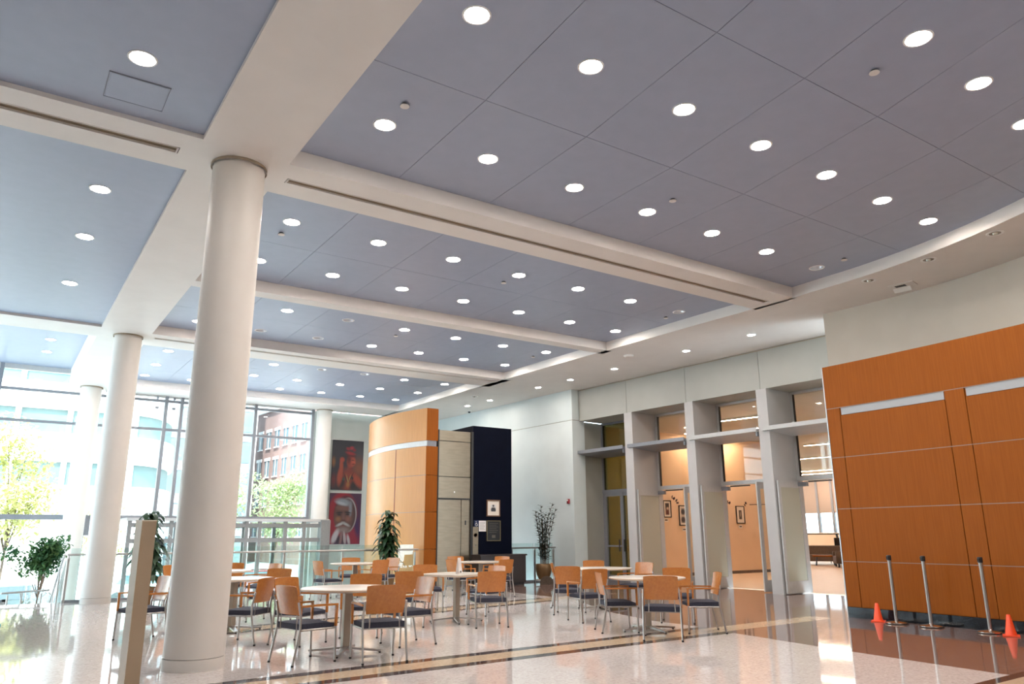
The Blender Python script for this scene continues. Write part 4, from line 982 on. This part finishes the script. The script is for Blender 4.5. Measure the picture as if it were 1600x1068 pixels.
blob_tree('ficus_tree', (1.20,22.3,LOW), fb, 2400, .125, M['leafficus'], [(0,0,.4),(.0,0,1.4),(.03,0,1.75)], 'small leafy ficus tree in the lower lobby by the stairs', 'potted plant', 4, pot=M['alu'])

# ================================================================== OUTSIDE
GZ = -1.7
box('ground', -120,140,30.0,220,GZ-.2,GZ, M['asphalt'], kind='structure', label='pale street and paving outside')
box('ground_apron', -7.3,17,26.3,30.0,LOW-.32,LOW-.301, M['asphalt'], kind='structure', label='pavement at the entrance')
box('lawn', -30,3.2,38.8,44,GZ,GZ+.05, M['grass'], kind='stuff', label='sunlit lawn outside the glass wall', cat='lawn')
# white curved building with teal window bands
wbld = thing('white_building', (0,60,GZ), label='white building with curved corner and teal window bands across the street', cat='building')
pts_f = [(-40,0),(7.6,0)]
for k in range(1, 10):
    a = R(90-k*10); pts_f.append((7.6+4.2*math.cos(a), 9-9*math.sin(a)))
back_f = [(11.8,30),(-40,30)]
levels = [(0,6.45,0),(6.45,8.0,1),(8.0,9.95,0),(9.95,11.55,1),(11.55,13.4,0),(13.4,14.3,1),(14.3,16.5,0)]
for z0, z1, gl in levels:
    if gl:
        inset = [(x-(.25 if x > 7.6 else 0), y+.25) for x, y in pts_f]
        obj('window_band', MB().prism(inset+back_f, z0, z1, True), M['tealglass'], wbld)
        for x in [-36+i*3.05 for i in range(15)]: box('window_pier', x-.16,x+.16,-.02,.4,z0,z1, M['facade'], wbld)
        x, y = pts_f[2]; box('window_pier', 7.55,7.95,.0,.4,z0,z1, M['facade'], wbld)
    else: obj('wall_band', MB().prism(pts_f+back_f, z0, z1, True), M['facade'], wbld)
# glass tower
tw = thing('glass_tower', (18.6,92,GZ), label='pale glass tower between the white and the brick building', cat='building')
box('wall', -5,6.5,0,10,0,34, M['tower'], tw)
for k in range(9):
    box('spandrel', -5.05,6.55,-.12,0,k*3.6+3.1,k*3.6+3.6, M['facade'], tw)
    for j in range(6): 
        if (k*7+j*3) % 5 != 0: box('window', -4.8+j*1.9,-3.2+j*1.9,-.05,.05,k*3.6+.6,k*3.6+3.0, M['bluepane'], tw)
for j in range(7): box('fin', -5.0+j*1.9-.08,-5.0+j*1.9+.08,-.25,0,0,34, M['alulight'], tw)
# brick building, facade running away from the glass wall
bk = thing('brick_building', (28.9,80,GZ), R(94.5), label='pale red brick building with rows of white-trimmed windows', cat='building')
# local x runs along the facade away from the viewer, local +y faces the street
box('wall', -8,27,-14,0,0,18.3, M['brick'], bk); box('cornice', -8.2,27.2,-14,.25,18.3,18.9, M['facade'], bk)
for r_, zc in enumerate((3.0,6.55,10.1,13.65)):
    for j in range(12):
        x = -6+j*2.7
        w_ = box('window', x-.62,x+.62,-.02,.05,zc,zc+2.0, M['bluepane'], bk)
        box('lintel', x-.8,x+.8,0,.12,zc+2.0,zc+2.35, M['facade'], w_); box('mullion', x-.05,x+.05,.05,.09,zc,zc+2.0, M['facade'], w_); box('sill', x-.75,x+.75,0,.14,zc-.12,zc, M['facade'], w_)
def tree(x, y, h, r_, lm, lab, seed, n=5200):
    random.seed(seed); bl = []
    for k in range(14):
        a = random.uniform(0,6.28); q = random.uniform(.1,.75)*r_; bl.append((q*math.cos(a), q*math.sin(a), h*random.uniform(.45,.92), r_*.42, h*.13))
    blob_tree('street_tree', (x,y,GZ), bl, n, .24, lm, [(0,0,0),(.05,0,h*.3),(0,.05,h*.5)], lab, 'tree', seed, 'trees outside')
tree(.6,37.5,8.0,2.6,M['leafyellow'],'yellow-green tree outside at the left picture edge',31,3800)
tree(15.3,50,7.2,3.0,M['leafpark'],'green tree outside in front of the brick building',32)
tree(11.6,47,6.4,2.2,M['leafpark'],'green tree outside behind the nearest column',33,1600)
tree(-5.5,46,6.0,3.0,M['leafyellow'],'low yellow-green tree far left outside',34,1600)
tree(5.2,47,5.0,2.4,M['leafyellow'],'yellow-green tree outside behind the second column',35,1600)
random.seed(12)
for i, (x, y) in enumerate(((-.1,29.2),(1.75,29.3))):
    t = thing('russet_shrub', (x,y,LOW-.2), label='russet shrub outside the glass, %s' % ['left one at the picture edge','right one behind the ficus'][i], cat='shrub', group='shrubs outside the glass')
    m = MB()
    for k in range(700):
        d = Vector((random.uniform(-1,1),random.uniform(-1,1),random.uniform(0,1)))
        if d.length > 1: continue
        leaf_quad(m, (d.x*.8,d.y*.5,d.z*1.55), (random.uniform(-1,1),random.uniform(-1,1),.5), .16, .06, .3, 2)
    obj('foliage', m, M['shrub'], t); obj('stems', MB().tube([(0,0,0),(.1,0,1.0)], .03, 6).tube([(0,0,0),(-.3,.1,.9)], .02, 6), M['bark'], t)
def car(x, y, rz, m_, lab):
    t = thing('parked_car', (x,y,GZ), R(rz), label=lab, cat='car', group='cars outside')
    prof = [(-2.1,.35),(-2.15,.75),(-1.7,.95),(-1.2,1.42),(.5,1.45),(1.15,.98),(1.95,.85),(2.15,.6),(2.1,.35)]
    vs = [(a,-.85,b) for a, b in prof]+[(a,.85,b) for a, b in prof]; n = len(prof)
    obj('body', MB().add(vs, [tuple(range(n)), tuple(range(2*n-1,n-1,-1))]+[(k,n+k,n+(k+1)%n,(k+1)%n) for k in range(n)]), m_, t, .05)
    for s in (-1, 1): obj('side_window', MB().add([(-1.5,s*.86,.98),(.95,s*.86,.98),(.42,s*.86,1.36),(-1.12,s*.86,1.36)], [(0,1,2,3)]), M['bluepane'], t)
    for a in (-1.35, 1.35):
        for s in (-1, 1):
            obj('wheel', MB().lathe([(.33,-.1),(.33,.1)], 18, cap0=True, cap1=True), M['rubber'], t); w = t.children[-1]; w.location = (a,s*.78,.33); w.rotation_euler = (R(90),0,0)
car(1.0,33.0,8,M['carpaint'],'pale teal car parked outside beyond the ficus')
car(6.5,40.0,0,M['facade'],'white car parked outside behind the railing')
car(11.5,39.5,5,M['carred'],'red car parked outside behind the vestibule')
t = thing('street_lamp', (1.75,34.6,GZ), label='white street lamp outside behind the ficus', cat='street lamp')
obj('pole', MB().lathe([(.09,0),(.06,.5),(.05,3.2)], 12, cap0=True), M['facade'], t); obj('lantern', MB().lathe([(.05,3.2),(.16,3.35),(.14,3.6),(.03,3.75),(.001,3.8)], 14), M['facade'], t)
